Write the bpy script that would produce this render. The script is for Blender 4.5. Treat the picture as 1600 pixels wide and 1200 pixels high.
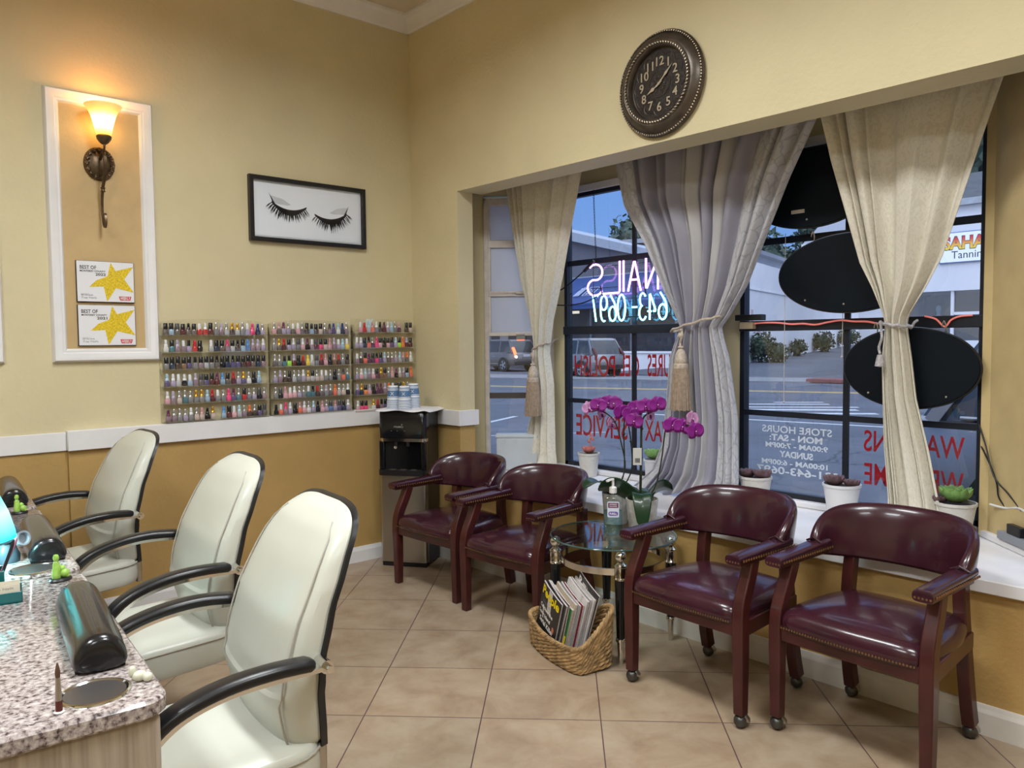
import bpy, bmesh, math, random
from mathutils import Vector, Matrix
PI = math.pi
for o in list(bpy.data.objects): bpy.data.objects.remove(o)
SC = bpy.context.scene
COL = SC.collection
random.seed(7)

# ------------------------------------------------------------------ camera
cam_d = bpy.data.cameras.new('camera')
cam = bpy.data.objects.new('camera', cam_d); COL.objects.link(cam)
yaw, pitch, roll = math.radians(48.24), math.radians(-3.06), math.radians(-0.53)
fw = Vector((math.cos(yaw)*math.cos(pitch), math.sin(yaw)*math.cos(pitch), math.sin(pitch)))
rt = Vector((math.sin(yaw), -math.cos(yaw), 0)); up = rt.cross(fw)
rt2 = rt*math.cos(roll) + up*math.sin(roll); up2 = up*math.cos(roll) - rt*math.sin(roll)
cam.matrix_world = Matrix(((rt2.x, up2.x, -fw.x, 0), (rt2.y, up2.y, -fw.y, 0), (rt2.z, up2.z, -fw.z, 1.45), (0, 0, 0, 1)))
cam_d.sensor_width = 36; cam_d.lens = 1234/1600*36; cam_d.clip_start = .03; cam_d.clip_end = 500
SC.camera = cam

# ------------------------------------------------------------------ view, world, lights
SC.view_settings.view_transform = 'Standard'; SC.view_settings.look = 'None'
SC.view_settings.exposure = 0.0; SC.view_settings.gamma = 1.0; SC.view_settings.use_curve_mapping = False
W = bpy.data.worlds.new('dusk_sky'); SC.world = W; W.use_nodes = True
wt = W.node_tree; wt.nodes.clear()
wo = wt.nodes.new('ShaderNodeOutputWorld'); wb = wt.nodes.new('ShaderNodeBackground')
tc = wt.nodes.new('ShaderNodeTexCoord'); sx = wt.nodes.new('ShaderNodeSeparateXYZ'); wr = wt.nodes.new('ShaderNodeValToRGB')
wt.links.new(tc.outputs['Generated'], sx.inputs[0]); wt.links.new(sx.outputs['Z'], wr.inputs[0]); hi = wt.nodes.new('ShaderNodeMapRange'); hi.inputs[1].default_value = .50; hi.inputs[2].default_value = .75; hi.inputs[3].default_value = 1.0; hi.inputs[4].default_value = 2.6  # overhead sky, out of view, brightened to lift the street
lo = wt.nodes.new('ShaderNodeMapRange'); lo.inputs[1].default_value = -.05; lo.inputs[2].default_value = -.8; lo.inputs[3].default_value = 1.0; lo.inputs[4].default_value = 2.6   # unseen sky behind the shop, brightened and whitened to light the buildings opposite
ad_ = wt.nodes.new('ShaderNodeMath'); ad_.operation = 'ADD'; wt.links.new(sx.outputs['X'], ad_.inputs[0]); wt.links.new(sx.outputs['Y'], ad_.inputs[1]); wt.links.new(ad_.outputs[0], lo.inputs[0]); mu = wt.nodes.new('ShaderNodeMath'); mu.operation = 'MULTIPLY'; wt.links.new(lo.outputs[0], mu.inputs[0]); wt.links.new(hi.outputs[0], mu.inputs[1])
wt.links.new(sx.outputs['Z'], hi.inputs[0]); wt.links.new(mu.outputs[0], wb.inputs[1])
lc = wt.nodes.new('ShaderNodeMapRange'); lc.inputs[1].default_value = -.05; lc.inputs[2].default_value = -.5; wt.links.new(ad_.outputs[0], lc.inputs[0]); cm = wt.nodes.new('ShaderNodeMix'); cm.data_type = 'RGBA'; cm.inputs['B'].default_value = (.62, .70, .88, 1)
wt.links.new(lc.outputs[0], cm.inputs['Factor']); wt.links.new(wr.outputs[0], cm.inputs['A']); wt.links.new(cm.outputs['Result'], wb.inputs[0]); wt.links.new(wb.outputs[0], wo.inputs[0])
e = wr.color_ramp.elements
e[0].position = 0.0; e[0].color = (.30, .50, .86, 1)
e[1].position = 1.0; e[1].color = (.80, .90, 1.12, 1)
m_ = wr.color_ramp.elements.new(.18); m_.color = (.21, .42, .90, 1)
m2_ = wr.color_ramp.elements.new(.50); m2_.color = (.30, .52, .98, 1)
m3_ = wr.color_ramp.elements.new(.62); m3_.color = (.76, .88, 1.12, 1)

def area_light(name, loc, size, power, color=(1, 1, 1), sizey=None, rot=(0, 0, 0), spread=None):
    d = bpy.data.lights.new(name, 'AREA'); d.energy = power; d.color = color; d.size = size
    if sizey: d.shape = 'RECTANGLE'; d.size_y = sizey
    if spread: d.spread = spread
    o = bpy.data.objects.new(name, d); COL.objects.link(o); o.location = loc; o.rotation_euler = rot
    return o
def point_light(name, loc, power, color, r=.03):
    d = bpy.data.lights.new(name, 'POINT'); d.energy = power; d.color = color; d.shadow_soft_size = r
    o = bpy.data.objects.new(name, d); COL.objects.link(o); o.location = loc
    return o
WARM = (.94, .975, .985)
area_light('ceiling_light', (1.35, 2.35, 3.58), .5, 60, WARM, 1.1, spread=2.8)
area_light('ceiling_light', (1.35, .1, 3.58), .5, 60, WARM, 1.1, spread=2.8)
area_light('ceiling_light', (-1.0, 1.6, 3.58), .6, 80, WARM, 1.2, spread=2.8)
area_light('ceiling_light', (-.8, -1.2, 3.58), .6, 45, WARM, 1.2)

# ------------------------------------------------------------------ materials
MATS = {}
def rgb(h):
    h = h.lstrip('#'); v = [int(h[i:i+2], 16)/255 for i in (0, 2, 4)]
    return tuple(c/12.92 if c <= .04045 else ((c+.055)/1.055)**2.4 for c in v)
def mat(name, col=(.5, .5, .5), rough=.5, metal=0, var=.06, vscale=8, bump=0, bscale=60, emit=None, estr=0, trans=0, coat=0, alpha=1, ior=1.45, sheen=0, bdist=.002, spec=None):
    if name in MATS: return MATS[name]
    if isinstance(col, str): col = rgb(col)
    m = bpy.data.materials.new(name); m.use_nodes = True; nt = m.node_tree; b = nt.nodes['Principled BSDF']
    b.inputs['Roughness'].default_value = rough; b.inputs['Metallic'].default_value = metal
    b.inputs['IOR'].default_value = ior
    b.inputs['Transmission Weight'].default_value = trans
    b.inputs['Coat Weight'].default_value = coat; b.inputs['Alpha'].default_value = alpha
    b.inputs['Sheen Weight'].default_value = sheen
    if spec is not None: b.inputs['Specular IOR Level'].default_value = spec
    if emit is not None:
        if isinstance(emit, str): emit = rgb(emit)
        b.inputs['Emission Color'].default_value = (*emit, 1); b.inputs['Emission Strength'].default_value = estr
    co = nt.nodes.new('ShaderNodeTexCoord')
    if var:
        n = nt.nodes.new('ShaderNodeTexNoise'); n.inputs['Scale'].default_value = vscale; n.inputs['Detail'].default_value = 4
        r = nt.nodes.new('ShaderNodeValToRGB')
        r.color_ramp.elements[0].position = .3; r.color_ramp.elements[1].position = .7
        r.color_ramp.elements[0].color = (*[c*(1-var) for c in col], 1); r.color_ramp.elements[1].color = (*[min(1, c*(1+var)) for c in col], 1)
        nt.links.new(co.outputs['Object'], n.inputs['Vector']); nt.links.new(n.outputs['Fac'], r.inputs[0]); nt.links.new(r.outputs[0], b.inputs['Base Color'])
    else: b.inputs['Base Color'].default_value = (*col, 1)
    if bump:
        n2 = nt.nodes.new('ShaderNodeTexNoise'); n2.inputs['Scale'].default_value = bscale; n2.inputs['Detail'].default_value = 3
        bp = nt.nodes.new('ShaderNodeBump'); bp.inputs['Strength'].default_value = bump; bp.inputs['Distance'].default_value = bdist
        nt.links.new(co.outputs['Object'], n2.inputs['Vector']); nt.links.new(n2.outputs['Fac'], bp.inputs['Height']); nt.links.new(bp.outputs[0], b.inputs['Normal'])
    MATS[name] = m; return m
def nodes(m): return m.node_tree, m.node_tree.nodes, m.node_tree.links, m.node_tree.nodes['Principled BSDF']
def ramp(N, stops, const=False):
    r = N.new('ShaderNodeValToRGB'); el = r.color_ramp.elements
    if const: r.color_ramp.interpolation = 'CONSTANT'
    el[0].position, el[0].color = stops[0][0], (*stops[0][1], 1); el[1].position, el[1].color = stops[1][0], (*stops[1][1], 1)
    for p, c in stops[2:]:
        x = el.new(p); x.color = (*c, 1)
    return r

def wall_paint(name, upper, lower, zsplit):
    m = mat(name, upper, .62, var=0)
    nt, N, L, b = nodes(m)
    g = N.new('ShaderNodeNewGeometry'); s = N.new('ShaderNodeSeparateXYZ'); L.new(g.outputs['Position'], s.inputs[0])
    gt = N.new('ShaderNodeMath'); gt.operation = 'GREATER_THAN'; gt.inputs[1].default_value = zsplit; L.new(s.outputs['Z'], gt.inputs[0])
    nz = N.new('ShaderNodeTexNoise'); nz.inputs['Scale'].default_value = 2.5; nz.inputs['Detail'].default_value = 5; L.new(g.outputs['Position'], nz.inputs[0])
    r1 = ramp(N, [(.3, [c*.95 for c in upper]), (.7, [c*1.04 for c in upper])]); r2 = ramp(N, [(.3, [c*.9 for c in lower]), (.7, [c*1.08 for c in lower])])
    L.new(nz.outputs['Fac'], r1.inputs[0]); L.new(nz.outputs['Fac'], r2.inputs[0])
    mx = N.new('ShaderNodeMix'); mx.data_type = 'RGBA'; L.new(gt.outputs[0], mx.inputs['Factor']); L.new(r2.outputs[0], mx.inputs['A']); L.new(r1.outputs[0], mx.inputs['B'])
    L.new(mx.outputs['Result'], b.inputs['Base Color'])
    n2 = N.new('ShaderNodeTexNoise'); n2.inputs['Scale'].default_value = 42; n2.inputs['Detail'].default_value = 3; L.new(g.outputs['Position'], n2.inputs[0])
    bp = N.new('ShaderNodeBump'); bp.inputs['Strength'].default_value = .45; bp.inputs['Distance'].default_value = .004
    L.new(n2.outputs['Fac'], bp.inputs['Height']); L.new(bp.outputs[0], b.inputs['Normal'])
    return m
UP = (.655, .575, .362); LOW = (.47, .30, .105)
M_wall = wall_paint('cream_ochre_wall_paint', UP, LOW, .95)
M_bay = wall_paint('cream_wall_paint', UP, LOW, .3)
M_ceil = mat('ceiling_paint', (.70, .62, .50), .7, bump=.3, bscale=40)
M_trim = mat('white_trim_paint', (.78, .77, .78), .4, var=.03)
M_sill = mat('white_sill_paint', (.76, .75, .77), .35, var=.05, vscale=5)
M_panel = mat('ochre_panel_paint', (.55, .39, .19), .6, bump=.4, bscale=42, bdist=.004)

# floor: 18 inch tiles laid at 45 degrees to the walls
M_floor = mat('floor_tile', (.5, .4, .3), .32, var=0)
nt, N, L, b = nodes(M_floor)
g = N.new('ShaderNodeNewGeometry'); mp = N.new('ShaderNodeMapping'); mp.vector_type = 'POINT'
L.new(g.outputs['Position'], mp.inputs[0])
TILE = .459; TA = math.radians(44.67)
mp.inputs['Rotation'].default_value = (0, 0, -TA)
# measured tile corner sits at (x,y); the offset puts it on the grid
GC = Vector((1.890, 2.957, 0))
q = Matrix.Rotation(-TA, 3, 'Z') @ GC
mp.inputs['Location'].default_value = (-q.x, -q.y, 0)
br = N.new('ShaderNodeTexBrick'); br.offset = 0; br.squash = 1
br.inputs['Scale'].default_value = 1.0; br.inputs['Brick Width'].default_value = TILE; br.inputs['Row Height'].default_value = TILE
br.inputs['Mortar Size'].default_value = .0024; br.inputs['Mortar Smooth'].default_value = .1; br.inputs['Bias'].default_value = 0
br.inputs['Color1'].default_value = (0, 0, 0, 1); br.inputs['Color2'].default_value = (1, 1, 1, 1); br.inputs['Mortar'].default_value = (.5, .5, .5, 1)
L.new(mp.outputs[0], br.inputs['Vector'])
n1 = N.new('ShaderNodeTexNoise'); n1.inputs['Scale'].default_value = 5.5; n1.inputs['Detail'].default_value = 9; n1.inputs['Roughness'].default_value = .62; n1.inputs['Distortion'].default_value = .4
L.new(g.outputs['Position'], n1.inputs[0])
rr = ramp(N, [(.28, (.26, .188, .125)), (.72, (.41, .335, .242)), (.45, (.335, .252, .172)), (.56, (.37, .29, .205))]); L.new(n1.outputs['Fac'], rr.inputs[0])
tv = N.new('ShaderNodeMix'); tv.data_type = 'RGBA'; tv.blend_type = 'MULTIPLY'; tv.inputs['Factor'].default_value = 1
rt_ = ramp(N, [(0, (.93, .93, .95)), (1, (1.03, 1.0, .97))]); L.new(br.outputs['Color'], rt_.inputs[0])
L.new(rr.outputs[0], tv.inputs['A']); L.new(rt_.outputs[0], tv.inputs['B'])
gm = N.new('ShaderNodeMix'); gm.data_type = 'RGBA'; L.new(br.outputs['Fac'], gm.inputs['Factor']); L.new(tv.outputs['Result'], gm.inputs['A']); gm.inputs['B'].default_value = (.10, .055, .06, 1)
L.new(gm.outputs['Result'], b.inputs['Base Color'])
bp = N.new('ShaderNodeBump'); bp.inputs['Strength'].default_value = .4; bp.inputs['Distance'].default_value = .002; bp.invert = True
L.new(br.outputs['Fac'], bp.inputs['Height']); L.new(bp.outputs[0], b.inputs['Normal'])

# window / table glass: straight-through pane with a faint mirror reflection
def pane(name, tint=(1, 1, 1), rough=0.0, ior=1.5, base=.0):
    m = bpy.data.materials.new(name); m.use_nodes = True; nt = m.node_tree; nt.nodes.clear()
    o = nt.nodes.new('ShaderNodeOutputMaterial'); t = nt.nodes.new('ShaderNodeBsdfTransparent'); g = nt.nodes.new('ShaderNodeBsdfGlossy'); x = nt.nodes.new('ShaderNodeMixShader')
    ge = nt.nodes.new('ShaderNodeNewGeometry'); dt = nt.nodes.new('ShaderNodeVectorMath'); dt.operation = 'DOT_PRODUCT'
    nt.links.new(ge.outputs['Normal'], dt.inputs[0]); nt.links.new(ge.outputs['Incoming'], dt.inputs[1])
    def mth(op, a, b=None):
        n = nt.nodes.new('ShaderNodeMath'); n.operation = op
        for i, v in enumerate((a, b)):
            if v is None: continue
            if isinstance(v, (int, float)): n.inputs[i].default_value = v
            else: nt.links.new(v, n.inputs[i])
        return n.outputs[0]
    k = mth('SUBTRACT', 1.0, mth('ABSOLUTE', dt.outputs['Value']))
    ad = mth('ADD', mth('MULTIPLY', mth('POWER', k, 5.0), .75), .035+base)
    t.inputs[0].default_value = (*tint, 1); g.inputs['Roughness'].default_value = rough
    nt.links.new(ad, x.inputs[0]); nt.links.new(t.outputs[0], x.inputs[1]); nt.links.new(g.outputs[0], x.inputs[2]); nt.links.new(x.outputs[0], o.inputs[0])
    MATS[name] = m; return m
M_glass = pane('window_glass', (.93, .95, .98), base=.02)
M_tglass = pane('table_glass', (.88, .94, .93), base=.03)
M_acryl = pane('clear_acrylic', (.985, .985, .98), base=-.01)
M_cglass = pane('clear_cover_glass', (.985, .985, .985), base=-.02)

M_black = mat('black_plastic', (.012, .012, .014), .35, var=.02)
M_blackgl = mat('gloss_black_plastic', (.008, .008, .010), .12, var=.02)
M_chrome = mat('polished_chrome', (.75, .74, .72), .12, 1, var=.02)
M_steel = mat('brushed_steel', (.48, .46, .43), .34, 1, var=.10, vscale=3)
M_frame = mat('black_window_frame', (.010, .013, .022), .4, var=.1)

# ------------------------------------------------------------------ mesh builder
def FR(origin, x, y):
    x = Vector(x).normalized(); y = Vector(y).normalized(); z = x.cross(y)
    return Matrix(((x.x, y.x, z.x, origin[0]), (x.y, y.y, z.y, origin[1]), (x.z, y.z, z.z, origin[2]), (0, 0, 0, 1)))
def T(x, y, z): return Matrix.Translation((x, y, z))
def RZ(a): return Matrix.Rotation(a, 4, 'Z')
def RX(a): return Matrix.Rotation(a, 4, 'X')
def RY(a): return Matrix.Rotation(a, 4, 'Y')
class MB:
    def __init__(s, xf=None): s.v = []; s.f = []; s.mi = []; s.xf = xf or Matrix.Identity(4); s.cur = 0
    def add(s, vs, fs, xf=None):
        M = s.xf @ xf if xf is not None else s.xf
        n = len(s.v); s.v += [tuple(M @ Vector(p)) for p in vs]
        s.f += [tuple(i+n for i in f) for f in fs]; s.mi += [s.cur]*len(fs); return s
    def box(s, c, d, xf=None):
        x, y, z = d[0]/2, d[1]/2, d[2]/2
        vs = [(c[0]+a*x, c[1]+b_*y, c[2]+e_*z) for a in (-1, 1) for b_ in (-1, 1) for e_ in (-1, 1)]
        return s.add(vs, [(0, 1, 3, 2), (4, 6, 7, 5), (0, 4, 5, 1), (2, 3, 7, 6), (0, 2, 6, 4), (1, 5, 7, 3)], xf)
    def bb(s, a, b_, xf=None):
        return s.box([(a[i]+b_[i])/2 for i in range(3)], [abs(b_[i]-a[i]) for i in range(3)], xf)
    def loft(s, rings, cap=True, closed=True, xf=None, cyc=False):
        n = len(rings[0]); vs = [p for r in rings for p in r]; fs = []
        R = len(rings)
        for i in range(R if cyc else R-1):
            j = (i+1) % R
            for k in range(n if closed else n-1):
                l = (k+1) % n; fs.append((i*n+k, i*n+l, j*n+l, j*n+k))
        if cap and closed and not cyc: fs += [tuple(range(n))[::-1], tuple((R-1)*n+k for k in range(n))]
        return s.add(vs, fs, xf)
    def lathe(s, prof, n=24, xf=None, cap=True):
        rings = [[(r*math.cos(2*PI*k/n), r*math.sin(2*PI*k/n), z) for k in range(n)] for r, z in prof]
        return s.loft(rings, cap, True, xf)
    def cyl(s, c, r, h, n=20, xf=None, r2=None):
        r2 = r if r2 is None else r2
        return s.lathe([(r, -h/2), (r2, h/2)], n, (xf or Matrix.Identity(4)) @ T(*c))
    def sph(s, c, r, n=14, m=8, sc=(1, 1, 1), xf=None):
        rings = [[(c[0]+sc[0]*r*math.sin(PI*i/m)*math.cos(2*PI*k/n), c[1]+sc[1]*r*math.sin(PI*i/m)*math.sin(2*PI*k/n), c[2]-sc[2]*r*math.cos(PI*i/m)) for k in range(n)] for i in range(1, m)]
        vs = [p for r_ in rings for p in r_]; fs = []
        for i in range(m-2):
            for k in range(n): fs.append((i*n+k, i*n+(k+1) % n, (i+1)*n+(k+1) % n, (i+1)*n+k))
        b0 = len(vs); vs += [(c[0], c[1], c[2]-sc[2]*r), (c[0], c[1], c[2]+sc[2]*r)]
        for k in range(n): fs.append((b0, (k+1) % n, k)); fs.append((b0+1, (m-2)*n+k, (m-2)*n+(k+1) % n))
        return s.add(vs, fs, xf)
    def sweep(s, path, sec, closed=False, xf=None, upv=None, scale=None, cap=True):
        P = [Vector(p) for p in path]; n = len(P); rings = []; U = None
        for i in range(n):
            a = P[(i-1) % n] if (closed or i > 0) else P[i]; c = P[(i+1) % n] if (closed or i < n-1) else P[i]
            t = (c-a)
            if t.length < 1e-9: t = Vector((0, 0, 1))
            t.normalize()
            if upv is not None: U = Vector(upv)
            elif U is None: U = Vector((0, 0, 1)) if abs(t.z) < .9 else Vector((1, 0, 0))
            S_ = t.cross(U)
            if S_.length < 1e-6: S_ = t.cross(Vector((.3, .9, .1)))
            S_.normalize(); U2 = S_.cross(t).normalized()
            if upv is None: U = U2
            k = scale[i] if scale else 1
            rings.append([tuple(P[i]+S_*(q_[0]*k)+U2*(q_[1]*k)) for q_ in sec])
        return s.loft(rings, cap, True, xf, cyc=closed)
    def tube(s, path, r, n=8, closed=False, xf=None, cap=True):
        rs = r if isinstance(r, (list, tuple)) else None
        base = 1 if rs else r
        return s.sweep(path, [(base*math.cos(2*PI*k/n), base*math.sin(2*PI*k/n)) for k in range(n)], closed, xf, None, rs, cap)
    def prism(s, poly, z0, z1, xf=None):
        return s.loft([[(p[0], p[1], z0) for p in poly], [(p[0], p[1], z1) for p in poly]], True, True, xf)
    def grid(s, fn, nu, nv, xf=None, cyc=False):
        vs = [fn(i/nu, j/nv) for j in range(nv+1) for i in range(nu + (0 if cyc else 1))]; w = nu + (0 if cyc else 1); fs = []
        for j in range(nv):
            for i in range(nu):
                a = j*w+i; b_ = j*w+(i+1) % w if cyc else a+1
                fs.append((a, b_, b_+w, a+w))
        return s.add(vs, fs, xf)
    def mesh(s, name, m, smooth=True):
        me = bpy.data.meshes.new(name); me.from_pydata(s.v, [], s.f)
        bm = bmesh.new(); bm.from_mesh(me); bmesh.ops.recalc_face_normals(bm, faces=bm.faces); bm.to_mesh(me); bm.free()
        for x in (m if isinstance(m, (list, tuple)) else [m]): me.materials.append(x)
        if len(set(s.mi)) > 1: me.polygons.foreach_set('material_index', s.mi)
        if smooth:
            me.polygons.foreach_set('use_smooth', [True]*len(me.polygons))
            try: me.set_sharp_from_angle(angle=math.radians(40))
            except Exception: pass
        me.update(); return me
    def build(s, name, m, parent=None, smooth=True, bevel=0, seg=2, sub=0, solid=0, label=None):
        o = bpy.data.objects.new(name, s.mesh(name, m, smooth)); COL.objects.link(o)
        if parent is not None: o.parent = parent
        if solid:
            md = o.modifiers.new('thickness', 'SOLIDIFY'); md.thickness = solid; md.offset = 0
        if bevel:
            md = o.modifiers.new('bevel', 'BEVEL'); md.width = bevel; md.segments = seg; md.limit_method = 'ANGLE'; md.angle_limit = math.radians(35)
        if sub:
            md = o.modifiers.new('subsurf', 'SUBSURF'); md.levels = sub; md.render_levels = sub
        if label: o['label'] = label
        return o
def tag(o, label=None, cat=None, group=None, kind=None):
    if label: o['label'] = label
    if cat: o['category'] = cat
    if group: o['group'] = group
    if kind: o['kind'] = kind
    return o
def thing(name, loc, label, cat, rz=0, group=None):
    o = bpy.data.objects.new(name, None); COL.objects.link(o); o.location = loc; o.rotation_euler = (0, 0, rz); o.empty_display_size = .05
    return tag(o, label, cat, group)
def struct(o): o['kind'] = 'structure'; return o
def kids(o): return [c for c in bpy.data.objects if c.parent == o]
def dup(root, loc, rz, label, group=None):
    def cp(o, parent):
        c = o.copy(); COL.objects.link(c); c.parent = parent
        for ch in kids(o): cp(ch, c)
        return c
    ks = kids(root)
    r = root.copy(); COL.objects.link(r); r.location = loc; r.rotation_euler = (0, 0, rz)
    for ch in ks: cp(ch, r)
    r['label'] = label
    if group: r['group'] = group
    return r
_dg = None
def text_geo(txt, size, width=None, bold=0, extrude=.0008, align='LEFT', shear=0, height=None):
    cu = bpy.data.curves.new('t', 'FONT'); cu.body = txt; cu.size = size; cu.extrude = extrude; cu.offset = bold; cu.align_x = align; cu.resolution_u = 3; cu.shear = shear
    ob = bpy.data.objects.new('t', cu); COL.objects.link(ob)
    dg = bpy.context.evaluated_depsgraph_get(); dg.update()
    me = bpy.data.meshes.new_from_object(ob.evaluated_get(dg))
    vs = [tuple(v.co) for v in me.vertices]; fs = [tuple(p.vertices) for p in me.polygons]
    bpy.data.objects.remove(ob); bpy.data.curves.remove(cu); bpy.data.meshes.remove(me)
    if not vs: return vs, fs
    x0, x1 = min(v[0] for v in vs), max(v[0] for v in vs); y0, y1 = min(v[1] for v in vs), max(v[1] for v in vs)
    sx_ = width/(x1-x0) if width else 1; sy_ = height/(y1-y0) if height else 1
    off = x0 if (width and align == 'LEFT') else 0
    yo = y0 if height else 0
    return [((v[0]-off)*sx_, (v[1]-yo)*sy_, v[2]) for v in vs], fs
def rrect(w, h, r, n=5):
    pts = []
    for cx, cy, a0 in ((w/2-r, h/2-r, 0), (-w/2+r, h/2-r, 90), (-w/2+r, -h/2+r, 180), (w/2-r, -h/2+r, 270)):
        for k in range(n+1):
            a = math.radians(a0+90*k/n); pts.append((cx+r*math.cos(a), cy+r*math.sin(a)))
    return pts
def lerp(a, b_, t): return a+(b_-a)*t
def interp(tab, x):
    if x <= tab[0][0]: return tab[0][1:]
    for i in range(len(tab)-1):
        if x <= tab[i+1][0]:
            t = (x-tab[i][0])/(tab[i+1][0]-tab[i][0]); t2 = t
            return tuple(lerp(a, c, t2) for a, c in zip(tab[i][1:], tab[i+1][1:]))
    return tab[-1][1:]
def catmull(pts, k=6, closed=False):
    P = [Vector(p) for p in pts]; n = len(P); out = []
    for i in range(n if closed else n-1):
        p0 = P[(i-1) % n] if (closed or i > 0) else P[i]; p1 = P[i]; p2 = P[(i+1) % n]; p3 = P[(i+2) % n] if (closed or i < n-2) else P[(i+1) % n]
        for j in range(k):
            t = j/k; out.append(tuple(.5*((2*p1)+(-p0+p2)*t+(2*p0-5*p1+4*p2-p3)*t*t+(-p0+3*p1-3*p2+p3)*t**3)))
    if not closed: out.append(tuple(P[-1]))
    return out
# ================================================================== ROOM SHELL
XW, YW, HC = 3.165, 4.575, 3.65          # window wall, left wall, ceiling
X0, Y0 = -3.2, -3.2
B = MB(); B.bb((X0, Y0, -.1), (XW+.02, YW+.02, 0)); struct(B.build('floor', M_floor, smooth=False))
B = MB(); B.bb((X0, Y0, HC), (XW+.2, YW+.1, HC+.1)); struct(B.build('ceiling', M_ceil, smooth=False))
B = MB(); B.bb((X0, YW, 0), (XW+.125, YW+.12, HC)); B.bb((.99, YW-.02, 0), (XW, YW, .91)); struct(B.build('wall_left', M_wall, smooth=False))
JY = 4.057; JY2 = .72
B = MB()
B.bb((XW, JY, 0), (XW+.125, YW, HC)); B.bb((XW, JY2, 2.42), (XW+.2, JY, HC)); B.bb((XW, JY2, 0), (XW+.12, JY, .525)); B.bb((XW, Y0, 0), (XW+.125, JY2, HC))
struct(B.build('wall_right', M_wall, smooth=False))
B = MB(); B.bb((X0-.1, Y0, 0), (X0, YW, HC)); struct(B.build('wall_back', M_wall, smooth=False))
B = MB(); B.bb((X0, Y0-.1, 0), (XW, Y0, HC)); struct(B.build('wall_near', M_wall, smooth=False))
# crown moulding
crown = [(0, 0), (.012, 0), (.02, .012), (.03, .02), (.062, .07), (.075, .08), (.085, .085), (.085, .10), (0, .10)]
B = MB(); B.loft([[(x, YW-p[0], HC-.10+p[1]) for p in crown] for x in (X0, XW-.001)]); struct(B.build('trim_1', M_trim, smooth=False))
B = MB(); B.loft([[(XW-p[0], y, HC-.10+p[1]) for p in crown] for y in (YW-.001, Y0)]); struct(B.build('trim_2', M_trim, smooth=False))
# chair rail
B = MB(); B.bb((.985, YW-.045, .908), (XW, YW, 1.012)); struct(B.build('trim_3', M_trim, bevel=.003))
B = MB(); B.bb((X0, YW-.012, .908), (.985, YW, 1.005)); struct(B.build('trim_4', M_trim, bevel=.003))
B = MB(); B.bb((XW-.02, JY-.02, .905), (XW, YW-.046, 1.005)); B.bb((XW, JY-.02, .905), (XW+.145, JY, 1.005)); struct(B.build('trim_5', M_trim, bevel=.002))
# baseboards
base = [(0, 0), (.02, 0), (.02, .075), (.014, .088), (.010, .10), (0, .10)]
B = MB(); B.loft([[(x, YW-.02-p[0]*.8, p[1]) for p in base] for x in (.99, XW-.001)]); struct(B.build('baseboard_left', M_trim, smooth=False))
M_scuff = mat('scuffed_white_trim', (.70, .67, .63), .45, var=.12, vscale=6)
B = MB(); B.loft([[(XW-p[0], y, p[1]*1.1) for p in base] for y in (YW-.03, Y0)]); struct(B.build('baseboard_right', M_scuff, smooth=False))

# ---- bay: sill, side walls, lintel, small ceiling
XG = 3.88                                # plane of the two big windows
B = MB(); B.prism([(3.14, .45), (3.50, .79), (4.0, 1.22), (4.0, 3.95), (3.45, 4.46), (3.30, 4.35), (3.30, JY), (3.14, JY)], .525, .575)
struct(B.build('trim_6', M_sill, bevel=.004))
def seg(B, p, q, z0, z1, th):
    p = Vector(p); q = Vector(q); d = (q-p).normalized(); nrm = Vector((d.y, -d.x))*th
    pts = [(p.x, p.y), (q.x, q.y), (q.x+nrm.x, q.y+nrm.y), (p.x+nrm.x, p.y+nrm.y)]
    B.prism(pts, z0, z1)
ZH = 2.43
B = MB()
seg(B, (3.17, 4.62), (3.545, 4.25), 0, 2.8, -.14)                 # left wing beside the narrow window
seg(B, (3.545, 4.25), (3.885, 3.91), ZH+.03, 2.8, -.14); seg(B, (3.545, 4.25), (3.885, 3.91), 0, .60, -.14)
B.bb((XG+.0, 3.79, .4), (XG+.035, 3.95, 2.8))
struct(B.build('wall_bay_left', M_bay, smooth=False))
B = MB(); B.bb((XG, 1.15, 2.47), (XG+.12, 3.8, 2.8)); B.bb((XG, 1.15, -.2), (XG+.12, 3.8, .575)); B.bb((XG, 2.43, .575), (XG+.035, 2.585, 2.47))
struct(B.build('wall_bay_centre', M_bay, smooth=False))
B = MB(); B.bb((XG, 1.13, .4), (XG+.035, 1.205, 2.8)); seg(B, (3.86, 1.21), (3.61, .96), 0, 2.8, -.14); seg(B, (3.69, 1.04), (3.30, .65), 2.5, 2.8, -.14); seg(B, (3.69, 1.04), (3.30, .65), 0, .60, -.14); seg(B, (3.30, .65), (3.17, .5), 0, 2.8, -.14)
B.bb((3.815, 1.165, .575), (3.865, 1.20, 2.8))
struct(B.build('wall_bay_right', mat('tan_wall_paint', (.56, .43, .21), .62, bump=.45, bscale=42, bdist=.004), smooth=False))
B = MB(); B.prism([(3.2, .4), (4.05, 1.15), (4.05, 4.0), (3.3, 4.75), (3.2, 4.75)], 2.75, 2.85); struct(B.build('ceiling_bay', M_bay, smooth=False))
# window head board and sill ledge
B = MB(); B.bb((XG-.03, 1.24, 2.43), (XG+.02, 3.79, 2.475)); struct(B.build('trim_7', M_trim, bevel=.003))
B = MB(); B.bb((3.82, 1.22, .575), (3.90, 3.86, .607)); seg(B, (3.52, 4.20), (3.82, 3.87), .575, .60, -.06); seg(B, (3.82, 1.20), (3.36, .74), .575, .607, -.07)
struct(B.build('trim_8', M_sill, bevel=.008, seg=3))

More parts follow.
